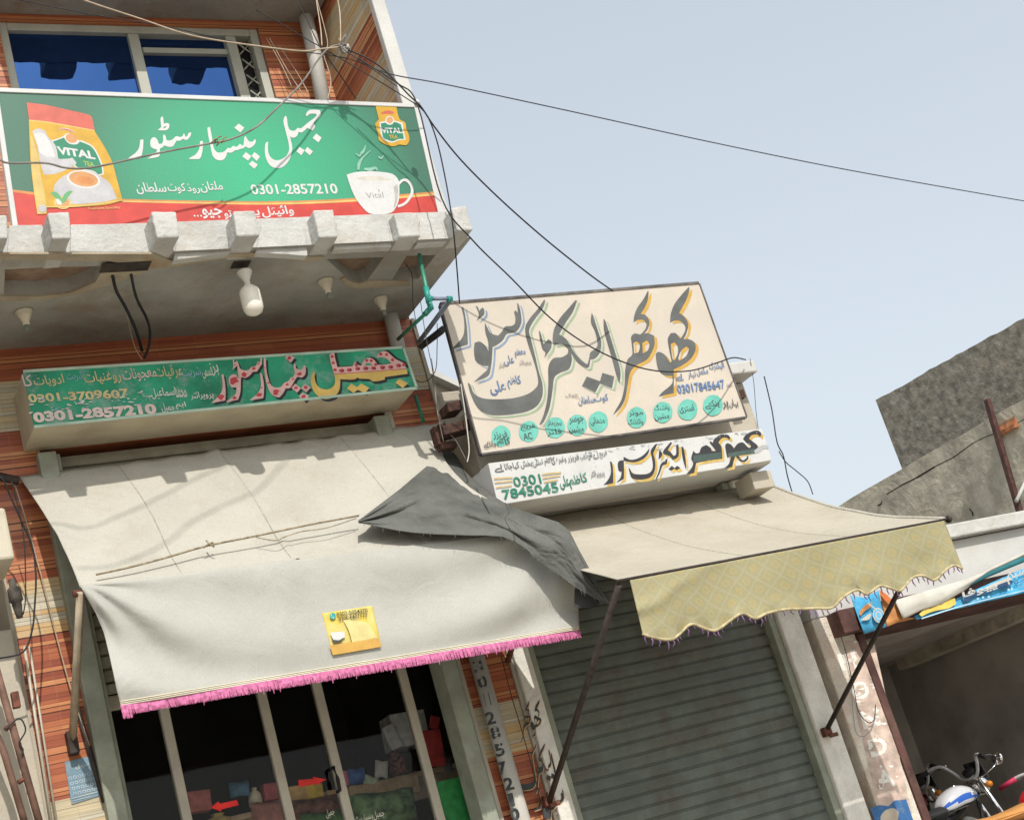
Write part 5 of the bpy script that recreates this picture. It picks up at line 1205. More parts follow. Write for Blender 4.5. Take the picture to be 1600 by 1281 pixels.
pipe("green_conduit", "thin green conduit just below the right end of the green sign box", [W(649, 618, Y=7.93), W(662, 660, Y=7.93)], .012, TEALP, "pipe", 8)
m = MB(); m.tube([W(658, 541, Y=7.9), W(692, 515, Y=7.38)], .026, 4); tag(m.build("iron_bracket", BLACK), "short black iron bar from the tile edge to the large signboard's corner", "bracket")

# ------------------------------------------------------------------ lamps on the balcony soffit
def holder(mb, p, s=1.0):
    mb.lathe(p, [(.002, 0), (.055*s, 0), (.056*s, -.012*s), (.046*s, -.02*s), (.048*s, -.032*s), (.036*s, -.045*s), (.034*s, -.06*s), (.024*s, -.07*s), (.022*s, -.1*s), (.018*s, -.104*s), (0, -.104*s)], n=18)
CERA = mat("cream_ceramic", (.60, .54, .42), .4, .08, 10, stain=(.4, .32, .22), stain_amt=.4)
lampz = BZ-.002
lt = thing("soffit_lamp", "white bulb hanging in a ceramic holder from the balcony underside", "lamp", tuple(W(376, 412, Z=lampz)))
p = W(376, 413, Z=lampz)
m = MB(); m.box(p.x-.05, p.x+.05, p.y-.04, p.y+.04, lampz-.006, lampz-.001); m.build("junction_plate", DKIRON, lt, bevel=.003)
m = MB(); pc = p+Vector((.01, 0, -.045)); holder(m, pc, .78); m.build("lamp_holder", mat("white_ceramic", (.66, .64, .58), .4, .05), lt)
m = MB(); pb = pc+Vector((0, 0, -.083)); m.lathe(pb, [(.014, .01), (.02, -.004), (.05, -.03), (.058, -.05), (.058, -.135), (.055, -.155), (.044, -.175), (.02, -.188), (0, -.19)], n=24); m.build("bulb", mat("opal_bulb", (.74, .70, .60), .25, .02, spec=.5), lt)
for u, v, lb in ((508, 438, "empty cream lamp holder nearest the coffered recess, right of the hanging bulb"), (594, 466, "empty cream lamp holder above the stub of round pipe"), (37, 486, "empty cream lamp holder at the far left of the balcony underside")):
    t = thing("lamp_holder", lb, "lamp holder", tuple(W(u, v, Z=lampz)), "bare lamp holders")
    m = MB(); holder(m, W(u, v, Z=lampz), .82); m.build("ceramic_socket", CERA, t)
    m = MB(); p = W(u, v, Z=lampz)+Vector((0, 0, -.085)); m.lathe(p, [(.013, 0), (.013, -.03), (.006, -.034), (0, -.034)], n=10); m.build("contact", mat("verdigris", (.2, .23, .2), .6), t)

# ------------------------------------------------------------------ cables
def cable(label, pts, r_, mt, sub=6, group="overhead cables", n=7, name="cable"):
    r = r_*.66; P = spline([tuple(W(u, v, Y=y)) for u, v, y in pts], sub); m = MB(); m.tube(P, r, n); return tag(m.build(name, mt), label, "cable", group)
c = cable("thick grey cable sagging across the green banner up to the knot of wires", [(-20, 248, 6.85), (0, 250, 6.85), (14, 255, 6.85), (70, 255, 6.85), (100, 262, 6.85), (128, 263.5, 6.85), (160, 259, 6.85), (250, 239, 6.85), (325, 225, 6.85), (360, 218, 6.85), (400, 199, 6.85), (436, 166, 6.85), (470, 132, 6.85), (497, 94, 6.85), (512, 77, 6.85), (526, 71, 6.85), (538, 72, 6.85)], .0085, GREYC)
m = MB()
for a, b in (((335, 222), (346, 213)), ((346, 224), (353, 214)), ((338, 228), (352, 220)), ((330, 224), (340, 218))): m.tube([W(*a, Y=6.84), W((a[0]+b[0])/2, (a[1]+b[1])/2-3, Y=6.83), W(*b, Y=6.84)], .004, 5)
m.build("tape_splice", mat("dried_tape", (.32, .2, .1), .8, .2, 40), c)
cable("pale double cable from the top left passing the blue window to the knot of wires", [(90, -20, 7.0), (130, 0, 7.0), (220, 30, 6.98), (300, 56, 6.95), (400, 72, 6.9), (470, 80, 6.87), (500, 77, 6.85), (530, 74, 6.85)], .0075, TANC)
cable("thin dark wire from the top left corner to the knot of wires", [(-10, -6, 7.05), (40, 2, 7.05), (150, 24, 7.0), (260, 42, 6.97), (400, 73, 6.92), (480, 82, 6.88), (560, 97, 6.86), (620, 135, 6.8)], .0045, BLACK)
cable("long thin wire crossing the open sky to the photo's right edge", [(536, 77, 6.85), (600, 113, 6.85), (700, 133, 6.9), (900, 176, 7.0), (1100, 220, 7.1), (1300, 261, 7.25), (1500, 297, 7.4), (1640, 321, 7.5)], .006, mat("weathered_wire", (.06, .065, .08), .7))
cable("black cable from the banner's upper right corner sloping down to the large signboard's top", [(538, 76, 6.85), (575, 92, 6.82), (604, 113, 6.8), (640, 150, 6.78), (657, 166, 6.78), (680, 200, 6.8), (720, 250, 6.85), (780, 310, 6.92), (850, 372, 7.02), (920, 428, 7.15), (958, 455, 7.3)], .0075, BLACK)
cable("black cable hanging past the balcony to the large signboard's top left corner", [(650, 162, 6.79), (668, 182, 6.79), (683, 222, 6.82), (695, 275, 6.85), (703, 320, 6.85), (709, 365, 6.87), (714, 420, 7.0), (718, 474, 7.25)], .0065, BLACK)
cable("black cable looping across the front of the large signboard's letters", [(560, 92, 6.8), (620, 130, 6.74), (652, 163, 6.72), (690, 310, 6.7), (738, 375, 6.72), (800, 436, 6.85), (860, 497, 6.98), (920, 540, 7.08), (980, 568, 7.14), (1030, 580, 7.18), (1080, 579, 7.2), (1120, 567, 7.25), (1145, 559, 7.35), (1165, 562, 7.5)], .0068, BLACK)
cable("tan wire dropping from the photo's top to the knot, nearest the drain pipe", [(492, -14, 6.9), (496, 12, 6.9), (501, 45, 6.88), (503, 72, 6.86)], .006, TANC)
cable("tan wire dropping from the photo's top in front of the striped side wall", [(524, -14, 6.95), (530, 12, 6.95), (532, 40, 6.9), (532, 66, 6.86)], .006, TANC)
cable("thin tan wire falling behind the knot down beside the drain pipe to the banner", [(495, 0, 7.4), (506, 40, 7.4), (512, 70, 7.4), (506, 85, 7.4), (514, 112, 7.4), (517, 130, 7.4), (512, 155, 7.3)], .0045, TANC)
cable("dark wire running from the upper slab through the knot to the side tiles", [(456, -10, 7.2), (475, 22, 7.15), (497, 68, 6.95), (515, 95, 6.95), (540, 130, 7.0), (556, 155, 7.05)], .005, BLACK)
cable("dark wire crossing the drain pipe and knot to the banner's upper right corner", [(400, 16, 7.4), (440, 38, 7.3), (480, 62, 7.1), (505, 76, 6.9), (560, 108, 6.83), (610, 138, 6.8), (654, 166, 6.79)], .005, BLACK)
for i, (a, b, c_) in enumerate((((416, 60, 7.9), (438, 98, 7.9), (456, 136, 7.85)), ((421, 60, 7.9), (448, 108, 7.9), (476, 152, 7.85)), ((436, 72, 7.9), (463, 112, 7.9), (482, 146, 7.85)))):
    cable(("first", "second", "third")[i]+" thin tan wire slanting down the tiles, counted from the window", [a, b, c_], .0045, TANC)
kn = thing("wire_knot", "tangled knot of spliced wires before the striped side wall", "wires", tuple(W(538, 76, Y=6.85)))
m = MB()
for k in range(7):
    q = [W(536+random.uniform(-6, 9), 74+random.uniform(-6, 12), Y=6.84+random.uniform(-.03, .03)) for _ in range(5)]; m.tube(spline([tuple(x) for x in q], 5), .004, 6)
for a, b in (((532, 66), (540, 54)), ((534, 70), (529, 60)), ((545, 72), (548, 80)), ((538, 60), (541, 57))): m.tube([W(*a, Y=6.84), W(*b, Y=6.84)], .004, 5)
m.build("splice", GREYC, kn)
for u, v in ((536, 76), (543, 73)):
    m = MB(); m.lathe(W(u, v, Y=6.83), [(0, -.014), (.009, -.014), (.012, -.006), (.007, 0), (.012, .006), (.009, .014), (0, .014)], (.3, .2, .9), 12); m.build("insulator", PIPEW, kn)
m = MB(); m.lathe(W(651.5, 161.5, Y=6.80), [(0, -.02), (.018, -.02), (.02, .01), (.01, .024), (0, .024)], (0, 0, 1), 12); tag(m.build("porcelain_insulator", PW), "small white insulator at the banner's upper right corner", "insulator")
cable("black cable hanging down the whitewashed shop's right edge beside the white sign box", [(1194, 588, 7.74), (1206, 640, 7.74), (1214, 690, 7.72), (1224, 712, 7.74), (1230, 742, 7.74), (1238, 770, 7.74)], .0065, BLACK)
cable("thin black cable curving off the whitewashed shop's right edge against the sky", [(1217, 705, 7.74), (1228, 722, 7.8), (1246, 737, 7.9), (1262, 752, 8.0), (1270, 772, 8.1)], .0055, BLACK)
cable("thin dark wire down the upper right corner of the whitewashed shop", [(1172, 560, 7.53), (1178, 600, 7.6), (1181, 640, 7.68), (1185, 672, 7.69)], .003, BLACK)
cable("wire loop hanging in the gap between tile edge and large signboard", [(640, 570, 7.86), (646, 590, 7.84), (662, 597, 7.82), (680, 580, 7.8), (683, 540, 7.78), (683, 505, 7.75)], .0038, BLACK)
cable("thin black wire falling from the balcony coffer past the green water pipe", [(634, 412, 7.2), (644, 432, 7.2), (645, 470, 7.25), (650, 505, 7.4), (649, 512, 7.45)], .0035, BLACK)
cable("grey wire falling past the black iron bar to the tile edge", [(657, 470, 7.3), (662, 505, 7.4), (668, 540, 7.5), (676, 580, 7.6), (683, 640, 7.6), (693, 690, 7.6)], .0035, GREYC)
cable("second grey wire beside the tile edge, ending on the rusty bracket", [(674, 560, 7.55), (680, 600, 7.6), (686, 655, 7.6), (712, 688, 7.62), (728, 718, 7.62)], .0035, GREYC)
cable("pale cable hanging along the left edge of the large signboard", [(720, 600, 7.5), (726, 640, 7.5), (731, 680, 7.5), (733, 705, 7.5), (730, 722, 7.5)], .006, PIPEW)
cb = [("left", [(172, 412, 7.12), (176, 432, 7.15), (182, 455, 7.2), (196, 480, 7.35), (212, 515, 7.55), (222, 548, 7.72)], .014), ("right", [(203, 412, 7.12), (205, 430, 7.15), (213, 465, 7.3), (228, 495, 7.5), (234, 515, 7.6), (233, 540, 7.68), (225, 560, 7.72)], .012)]
for nm, pp, r in cb: cable("black conduit on the "+nm+" of the pair dropping to the green sign box", pp, r, BLACK, group="conduit cables")
cable("thin wire beside the conduit pair, curling on top of the green sign box", [(190, 450, 7.25), (200, 500, 7.5), (210, 540, 7.66), (222, 562, 7.66)], .003, TANC, group="conduit cables")
m = MB(); p = W(196, 417, Z=BZ-.013); m.box(p.x-.13, p.x+.13, p.y-.05, p.y+.05, BZ-.016, BZ-.0125); tag(m.build("cable_slot_plate", DKIRON), "dark cable slot in the balcony underside where the conduits come out", "plate")
cable("thick black cable at the far left, looping beside the beige metal box", [(-10, 742, 7.6), (4, 748, 7.6), (14, 770, 7.62), (34, 815, 7.65), (50, 852, 7.66), (56, 900, 7.66), (54, 950, 7.66), (50, 985, 7.66), (36, 1018, 7.66), (0, 1028, 7.66)], .0075, BLACK, group="cables at the left edge")
cable("straight thin cable down the orange pilaster, left of the awning arm", [(20, 748, 7.96), (40, 810, 7.96), (66, 905, 7.96), (90, 1000, 7.96), (112, 1080, 7.96), (140, 1165, 7.96)], .0055, TANC, group="cables at the left edge")
cable("second dark cable beside the thick one at the far left, running straight down", [(18, 752, 7.64), (30, 800, 7.66), (38, 850, 7.66), (40, 930, 7.66), (36, 960, 7.66)], .005, BLACK, group="cables at the left edge")
cable("loop of dark wire on the flaking workshop pillar", [(1311, 985, 7.96), (1322, 1020, 7.96), (1335, 1080, 7.96), (1341, 1110, 7.96), (1356, 1128, 7.96), (1366, 1123, 7.96), (1368, 1100, 7.96)], .0045, BLACK, group="wires on the workshop pillar")
cable("thin bluish wire hanging below the dark loop on the workshop pillar", [(1330, 1070, 7.965), (1336, 1138, 7.965), (1348, 1150, 7.965), (1360, 1140, 7.965), (1368, 1120, 7.965)], .003, STEELB, group="wires on the workshop pillar")
cable("dark wire across the white pillar top between the tiled shop and the grey shutter", [(783, 1024, 7.94), (800, 1090, 7.94), (815, 1140, 7.94), (840, 1230, 7.94), (852, 1290, 7.94)], .004, BLACK)
m = MB(); m.tube([W(120, 1103, Y=7.97), W(163, 1253, Y=7.97)], .014, 6); tag(m.build("iron_rod", DKIRON), "dark iron rod leaning across the blue poster on the orange pilaster", "rod")

# ------------------------------------------------------------------ far left: box, plug, metal ladder rail
m = MB(); q = [(-60, 795), (8, 792), (24, 872), (-44, 880)]; P = [W(u, v, Y=7.5) for u, v in q]
m.slab(P, (0, .36, 0)); tag(m.build("metal_box", mat("beige_enamel_box", (.50, .46, .36), .55, .06, 4, stain=(.3, .22, .13), stain_amt=.4), bevel=.015), "beige metal box jutting in at the photo's left edge", "box")
pl = thing("cable_plug", "dusty black cable connector hanging under the beige metal box", "connector", tuple(W(25, 935, Y=7.6)))
m = MB(); a, b = W(18, 905, Y=7.6), W(31, 965, Y=7.6); d = (b-a)
m.tube([a, a+d*.2, a+d*.25, a+d*.55, a+d*.6, a+d*.8, b], [.018, .02, .034, .036, .026, .022, .016], 10); m.build("plug_body", mat("dusty_black", (.07, .06, .05), .8, .3, 20), pl)
lr = thing("iron_rail", "rusty brown slanting iron rail with two short rungs at the photo's lower left", "rail", tuple(W(58, 1275, Y=7.7)))
m = MB(); m.tube([W(-10, 1030, Y=7.72), W(28, 1165, Y=7.72), W(66, 1300, Y=7.72)], .020, 8); m.build("rail_tube", mat("brown_painted_iron", (.16, .09, .065), .7, .2, 15), lr)
m = MB(); m.tube([W(-30, 1085, Y=7.72), W(8, 1180, Y=7.72), W(46, 1310, Y=7.72)], .018, 8); m.build("rail_tube", mat("brown_painted_iron", (.16, .09, .065), .7, .2, 15), lr)
for a, b in (((28, 1222), (40, 1215)), ((8, 1140), (18, 1130))):
    m = MB(); m.tube([W(*a, Y=7.72), W(*b, Y=7.72)], .012, 6); m.build("rung", RUST, lr)
m = MB(); p = W(24, 1098, Y=7.7); m.box(p.x-.018, p.x+.018, 7.66, 7.70, p.z-.03, p.z+.05); m.build("hook_plate", RUST, lr, bevel=.003)
m = MB(); m.tube(spline([tuple(W(u, v, Y=7.69)) for u, v in ((8, 1140), (30, 1122), (40, 1140), (30, 1160), (36, 1170), (34, 1180))], 5), .004, 5); m.build("tie_wire", BLACK, lr)

# blue notice on the pilaster
bp_ = thing("blue_notice", "faded blue paper notice with rows of pale circles pasted on the orange pilaster", "poster", tuple(W(135, 1255, Y=7.99)))
q = [(101, 1190), (152, 1178), (163, 1240), (112, 1256)]; m = MB(); m.slab([W(u, v, Y=7.994) for u, v in q], (0, .004, 0)); m.build("paper", mat("faded_blue_paper", (.17, .27, .34), .8, .1, 9, stain=(.4, .42, .40), stain_amt=.4, stain_scale=9), bp_)
I = Ink(lambda u, v, h: W(u, v, Y=7.994-h), .0015)
for r in range(4):
    for k in range(6):
        x = 110+k*7.2+r*2.4; y = 1215+r*8.2-k*1.7; I.disc("pale", x, y, 2.9, 2.5, n=10); I.disc("blue", x, y, 2.0, 1.7, n=9)
I.text("pale", urdu("شوق"), (119, 1203), (140, 1197), 9, bold=.02); I.stroke("pale", [(112, 1247), (158, 1235)], 1.4); I.stroke("pale", [(113, 1251), (140, 1244)], 1.0)
I.build(bp_, {"pale": mat("notice_pale", (.42, .48, .50), .8), "blue": mat("notice_blue", (.12, .21, .29), .8)})

# ------------------------------------------------------------------ torn cloth banner on the workshop lintel
cbn = thing("torn_cloth_banner", "torn blue and white cloth banner sagging from the workshop lintel", "banner", tuple(W(1450, 980, Y=7.84)))
TYB = 7.845
bm_ = {"cyan": mat("cloth_cyan", (.06, .34, .58), .85, .12, 12, stain=(.3, .5, .62), stain_amt=.4, stain_scale=8), "navy": mat("cloth_navy", (.03, .07, .15), .85, .1), "white": mat("cloth_white", (.48, .47, .42), .9, .06, 8, stain=(.5, .46, .38), stain_amt=.4), "orange": mat("cloth_orange", (.45, .2, .065), .85, .12, 10, stain=(.7, .5, .3), stain_amt=.4, stain_scale=8),
       "red": mat("cloth_red_orange", (.55, .15, .05), .85, .1), "teal": mat("cloth_teal", (.03, .16, .19), .9, .1), "gold": mat("cloth_gold", (.62, .45, .10), .85, .1), "pale": mat("cloth_pale_blue", (.36, .56, .68), .85, .1)}
def cl(u, v, h): return W(u, v, Y=TYB-h-.010*math.sin(u*.11+v*.05)-.006*vn(u*.08, v*.1))
def cl_sheet(key, top, bot, name, nu=40):
    m = MB(); m.grid(lambda u, v: cl(lerp(path(top, u)[0], path(bot, u)[0], v), lerp(path(top, u)[1], path(bot, u)[1], v), .0), nu, 6); return m.build(name, bm_[key], cbn, solid=.002, fixn=False)
cl_sheet("cyan", [(1328, 930), (1350, 934), (1372, 922)], [(1350, 990), (1366, 985), (1385, 979)], "picture_panel", 14)
cl_sheet("orange", [(1373.5, 922), (1385, 928), (1400, 945), (1412, 966)], [(1386, 979), (1400, 973), (1414, 970), (1432, 965)], "orange_panel", 14)
cl_sheet("cyan", [(1428, 962), (1470, 948), (1500, 932), (1540, 914), (1580, 896), (1640, 872)], [(1432, 968), (1470, 956), (1500, 950), (1540, 940), (1580, 931), (1640, 916)], "printed_strip")
m = MB()
tp = [(1398, 938, .03), (1430, 928, .03), (1470, 916, .03), (1510, 904, .03), (1540, 893, .03)]; bt = [(1411, 967, .03), (1440, 953, .03), (1470, 944, .03), (1505, 923, .03), (1540, 896, .03)]
m.grid(lambda u, v: W(lerp(path(tp, u)[0], path(bt, u)[0], v), lerp(path(tp, u)[1], path(bt, u)[1], v), Y=TYB-.03-.022*math.sin(math.pi*v)-.008*vn(u*8, v*4)), 30, 10); m.build("folded_back", bm_["white"], cbn, solid=.003, fixn=False)
m = MB()
tp = [(1505, 912), (1540, 893), (1580, 876), (1640, 848)]; bt = [(1505, 920), (1540, 903), (1580, 886), (1640, 862)]
m.grid(lambda u, v: W(lerp(path(tp, u)[0], path(bt, u)[0], v), lerp(path(tp, u)[1], path(bt, u)[1], v), Y=TYB-.035-.01*math.sin(math.pi*v)), 20, 4); m.build("teal_fold", bm_["teal"], cbn, solid=.003, fixn=False)
m = MB()
tp = [(1520, 906), (1545, 888), (1580, 872), (1640, 843)]; bt = [(1520, 909), (1545, 893), (1580, 877), (1640, 849)]
m.grid(lambda u, v: W(lerp(path(tp, u)[0], path(bt, u)[0], v), lerp(path(tp, u)[1], path(bt, u)[1], v), Y=TYB-.042-.01*math.sin(math.pi*v)), 20, 3); m.build("white_fold", bm_["white"], cbn, solid=.003, fixn=False)
I = Ink(lambda u, v, h: W(u, v, Y=TYB-.028-h))
# rider-less motorcycle picture
I.disc("white", 1373, 961, 9, 12, tilt=-.3); I.disc("cyan", 1373, 961, 7.4, 10, tilt=-.3); I.disc("white", 1373, 961, 5, 7, tilt=-.3); I.disc("cyan", 1373, 961, 3.2, 5, tilt=-.3)
I.loop("orange", [(1343, 956), (1352, 945), (1362, 941), (1360, 948), (1350, 955), (1345, 962)]); I.loop("white", [(1345, 968), (1356, 960), (1362, 958), (1358, 967), (1350, 969)]); I.stroke("white", [(1356, 942), (1364, 948), (1370, 952)], 1.6)
I.loop("red", [(1374, 922), (1382, 926), (1396, 940), (1384, 938), (1378, 930)])
I.loop("gold", [(1436, 959), (1446, 951), (1455, 950), (1462, 944), (1470, 945), (1480, 938), (1492, 934), (1494, 943), (1482, 950), (1466, 953), (1452, 957), (1440, 963)])
I.loop("navy", [(1505, 930), (1520, 924), (1535, 922), (1560, 910), (1580, 906), (1582, 912), (1560, 918), (1540, 928), (1520, 932), (1514, 940), (1506, 938)])
I.loop("white", [(1535, 920), (1550, 912), (1575, 902), (1582, 905), (1560, 913), (1545, 919)])
I.text("white", urdu("پیوفا"), (1505, 938), (1560, 921), 15, bold=.02, up=(-.2, -1)); I.text("white", urdu("کسٹم"), (1575, 914), (1618, 900), 24, bold=.02, up=(-.2, -1)); I.text("navy", urdu("موٹرز"), (1560, 922), (1604, 908), 9, up=(-.2, -1))
for x, y in ((1528, 935), (1536, 933), (1545, 932), (1576, 921), (1581, 920)): I.disc("pale", x, y, 2, 1.8, n=8)
I.stroke("pale", [(1440, 966, 2), (1500, 947, 2), (1560, 932, 2), (1630, 915, 2)], 2)
I.build(cbn, bm_, "print")

# ------------------------------------------------------------------ goods inside the tiled shop
def goods(name, label, cat, u, v, Y, wpx, hpx, mt, dep=.12, tilt=0.0, shape='box', group="goods behind the glass doors"):
    p = W(u, v, Y=Y); s = Y*1.24/2350; w, h = wpx*s, hpx*s
    m = MB()
    if shape == 'box': m.box(p.x-w/2, p.x+w/2, Y, Y+dep, p.z-h/2, p.z+h/2)
    elif shape == 'bag':
        m.lathe((p.x, Y+dep/2, p.z-h/2), [(0, 0), (w*.36, .0), (w*.48, h*.12), (w*.5, h*.4), (w*.42, h*.7), (w*.16, h*.86), (w*.22, h*.97), (w*.1, h)], n=16)
    elif shape == 'pillow':
        m.grid(lambda a, b: (p.x+(a-.5)*w, Y-dep*.5*math.sin(math.pi*a)**.5*math.sin(math.pi*b)**.5, p.z+(b-.5)*h*(1+.06*math.sin(9*a))), 12, 10); m.grid(lambda a, b: (p.x+(a-.5)*w, Y+.001+dep*.5*math.sin(math.pi*a)**.5*math.sin(math.pi*b)**.5, p.z+(b-.5)*h*(1+.06*math.sin(9*a))), 12, 10)
    o = m.build(name, mt, bevel=.008 if shape == 'box' else 0)
    if tilt: 
        c_ = Matrix.Translation(p) @ Matrix.Rotation(tilt, 4, 'Y') @ Matrix.Translation(-p); o.data.transform(c_)
    return tag(o, label, cat, group)
dim = lambda n, c: mat(n, tuple(min(.8, x*1.5) for x in c), .6, .12, 20)
sh = thing("shop_shelf", "long shelf crossing the shop behind the glass doors", "shelf", tuple(W(520, 1240, Y=8.9)))
pz = W(520, 1238, Y=8.9).z
m = MB(); m.box(2.2, 4.3, 8.85, 9.2, pz-.035, pz); m.build("board", dim("shelf_board", (.30, .22, .15)), sh, bevel=.004)
m = MB(); m.box(2.2, 4.3, 8.845, 8.87, pz-.17, pz-.04); m.build("front_panel", dim("shelf_front", (.22, .17, .12)), sh)
for x in (2.3, 4.2):
    m = MB(); m.box(x-.03, x+.03, 8.95, 9.1, GZ, pz-.036); m.build("leg", dim("shelf_board", (.3, .22, .15)), sh)
goods("white_carton", "pale blue-white carton, tallest thing on the shelf behind the doors", "carton", 641, 1137, 8.95, 52, 46, dim("white_board", (.62, .66, .68)), .2, .05)
goods("carton_flap", "torn white carton corner left of the tall pale carton", "carton", 614, 1150, 8.92, 18, 34, dim("white_board", (.62, .66, .68)), .03, -.2)
goods("red_sheet", "red plastic sheet hanging right of the pale carton behind the glass", "sheet", 676, 1168, 8.8, 32, 50, dim("red_plastic", (.62, .06, .06)), .012, .1)
goods("red_packet", "small red packet above the red sheet", "packet", 680, 1128, 8.85, 14, 18, dim("red_plastic", (.62, .06, .06)), .02, .4)
goods("net_bag", "round net bag of dark red goods under the pale carton", "bag", 626, 1187, 8.86, 26, 34, mat("net_red", (.26, .08, .06), .7, .5, 60), .14, 0, 'bag')
goods("pink_carton", "pink carton beside the door handle", "carton", 540, 1215, 8.86, 16, 20, dim("pink_board", (.60, .16, .22)), .12, .1)
goods("blue_packet", "shiny blue packet right of the pink carton", "packet", 558, 1212, 8.84, 24, 20, dim("blue_foil", (.04, .10, .30)), .08, .1, 'pillow')
goods("paper_packet", "crumpled white paper packet right of the blue packet", "packet", 596, 1201, 8.84, 18, 22, dim("paper_white", (.58, .52, .50)), .06, .3, 'pillow')
goods("green_packet", "pale green triangular packet on the shelf below the paper packet", "packet", 580, 1220, 8.82, 20, 13, dim("mint_packet", (.42, .48, .34)), .05, .5, 'pillow')
goods("yellow_carton", "yellow carton under the bright red carton", "carton", 492, 1235, 8.83, 24, 18, dim("yellow_board", (.62, .36, .05)), .14, .08)
goods("tan_carton", "tan carton left of the yellow carton", "carton", 467, 1238, 8.83, 24, 20, dim("tan_board", (.48, .30, .12)), .14, .08)
for lb_, q in (("bright red arrow sticker pointing left on the second door pane", [(329, 1261), (342, 1251), (343, 1255), (370, 1249), (373, 1257), (345, 1264), (346, 1267)]), ("bright red arrow sticker pointing right on the middle door pane", [(466, 1218), (490, 1216), (489, 1213), (510, 1217), (492, 1227), (492, 1224), (467, 1229)])):
    m = MB(); m.slab([W(u, v, Y=8.158) for u, v in q], (0, .0015, 0)); tag(m.build("arrow_sticker", mat("arrow_red", (.75, .03, .025), .5)), lb_, "sticker", "red arrow stickers")
goods("green_sacks", "dull red cloth bundle under the tan and yellow cartons", "bundle", 490, 1262, 8.8, 70, 26, mat("bundle_red", (.22, .09, .07), .9, .3, 14), .2, .08, 'pillow')
goods("sack", "green leafy printed sack low behind the second door pane from the right", "sack", 600, 1262, 8.55, 90, 44, mat("leaf_print", (.16, .26, .12), .7, .5, 16, rgb2=(.03, .05, .03)), .16, .1, 'pillow')
goods("sack", "dark green sack low behind the third door pane from the right", "sack", 505, 1284, 8.5, 60, 26, mat("green_sack", (.07, .16, .05), .8, .3, 14), .16, .1, 'pillow')
for k, (u, v, w, h) in enumerate(((566, 1239, 34, 24), (603, 1231, 34, 24), (638, 1224, 32, 24), (530, 1246, 30, 24))):
    goods("brown_carton", "plain brown carton in the row hanging under the shelf behind the doors", "carton", u, v, 8.80, w, h, dim("brown_board", (.36, .25, .15)), .16, .1, group="brown cartons under the shelf")
for k, (u, v, w, h, c, nm, lb) in enumerate(((428, 1235, 26, 22, (.30, .07, .08), "maroon_tin", "maroon tin left of the tan carton on the shelf"), (402, 1243, 18, 26, (.5, .46, .36), "cream_jar", "cream jar left of the maroon tin on the shelf"), (374, 1232, 26, 18, (.06, .14, .22), "navy_packet", "navy packet above the left red arrow sticker"),
        (312, 1250, 30, 26, (.34, .10, .09), "dull_red_carton", "dull red carton low behind the left door panes"), (345, 1284, 40, 26, (.42, .30, .12), "mustard_sack", "mustard sack low behind the second door pane from the left"), (420, 1270, 44, 30, (.30, .13, .11), "rust_red_bundle", "rust red bundle below the maroon tin"), (700, 1190, 22, 34, (.12, .12, .13), "grey_canister", "grey canister right of the red sheet"))):
    goods(nm, lb, nm.split("_")[-1], u, v, 8.84, w, h, dim("goods_"+nm, c), .1, .1, 'box' if nm[-4:] in ("tton", "rton", "_tin") else 'bag' if nm[-3:] in ("jar", "ter", "ack") else 'pillow')
gpp = thing("green_poster", "plain bright green poster filling the lower part of the rightmost door pane", "poster", tuple(W(715, 1275, Y=8.15)))
q = [(679, 1222), (722, 1212), (745, 1300), (696, 1300)]; m = MB(); m.slab([W(u, v, Y=8.155) for u, v in q], (0, .003, 0)); m.build("sheet", dim("poster_green", (.012, .115, .028)), gpp)
I = Ink(lambda u, v, h: W(u, v, Y=8.155-h), .001)
I.text("pale", urdu("جمیل"), (585, 1281), (602, 1277), 15); I.text("pale", urdu("پنسار"), (568, 1285), (584, 1281), 13); I.text("pale", urdu("سٹور"), (552, 1288), (567, 1284), 11); I.text("pale", urdu("جمیل"), (511, 1279), (524, 1274), 14)
I.build(door, {"pale": dim("door_lettering", (.45, .45, .36))})

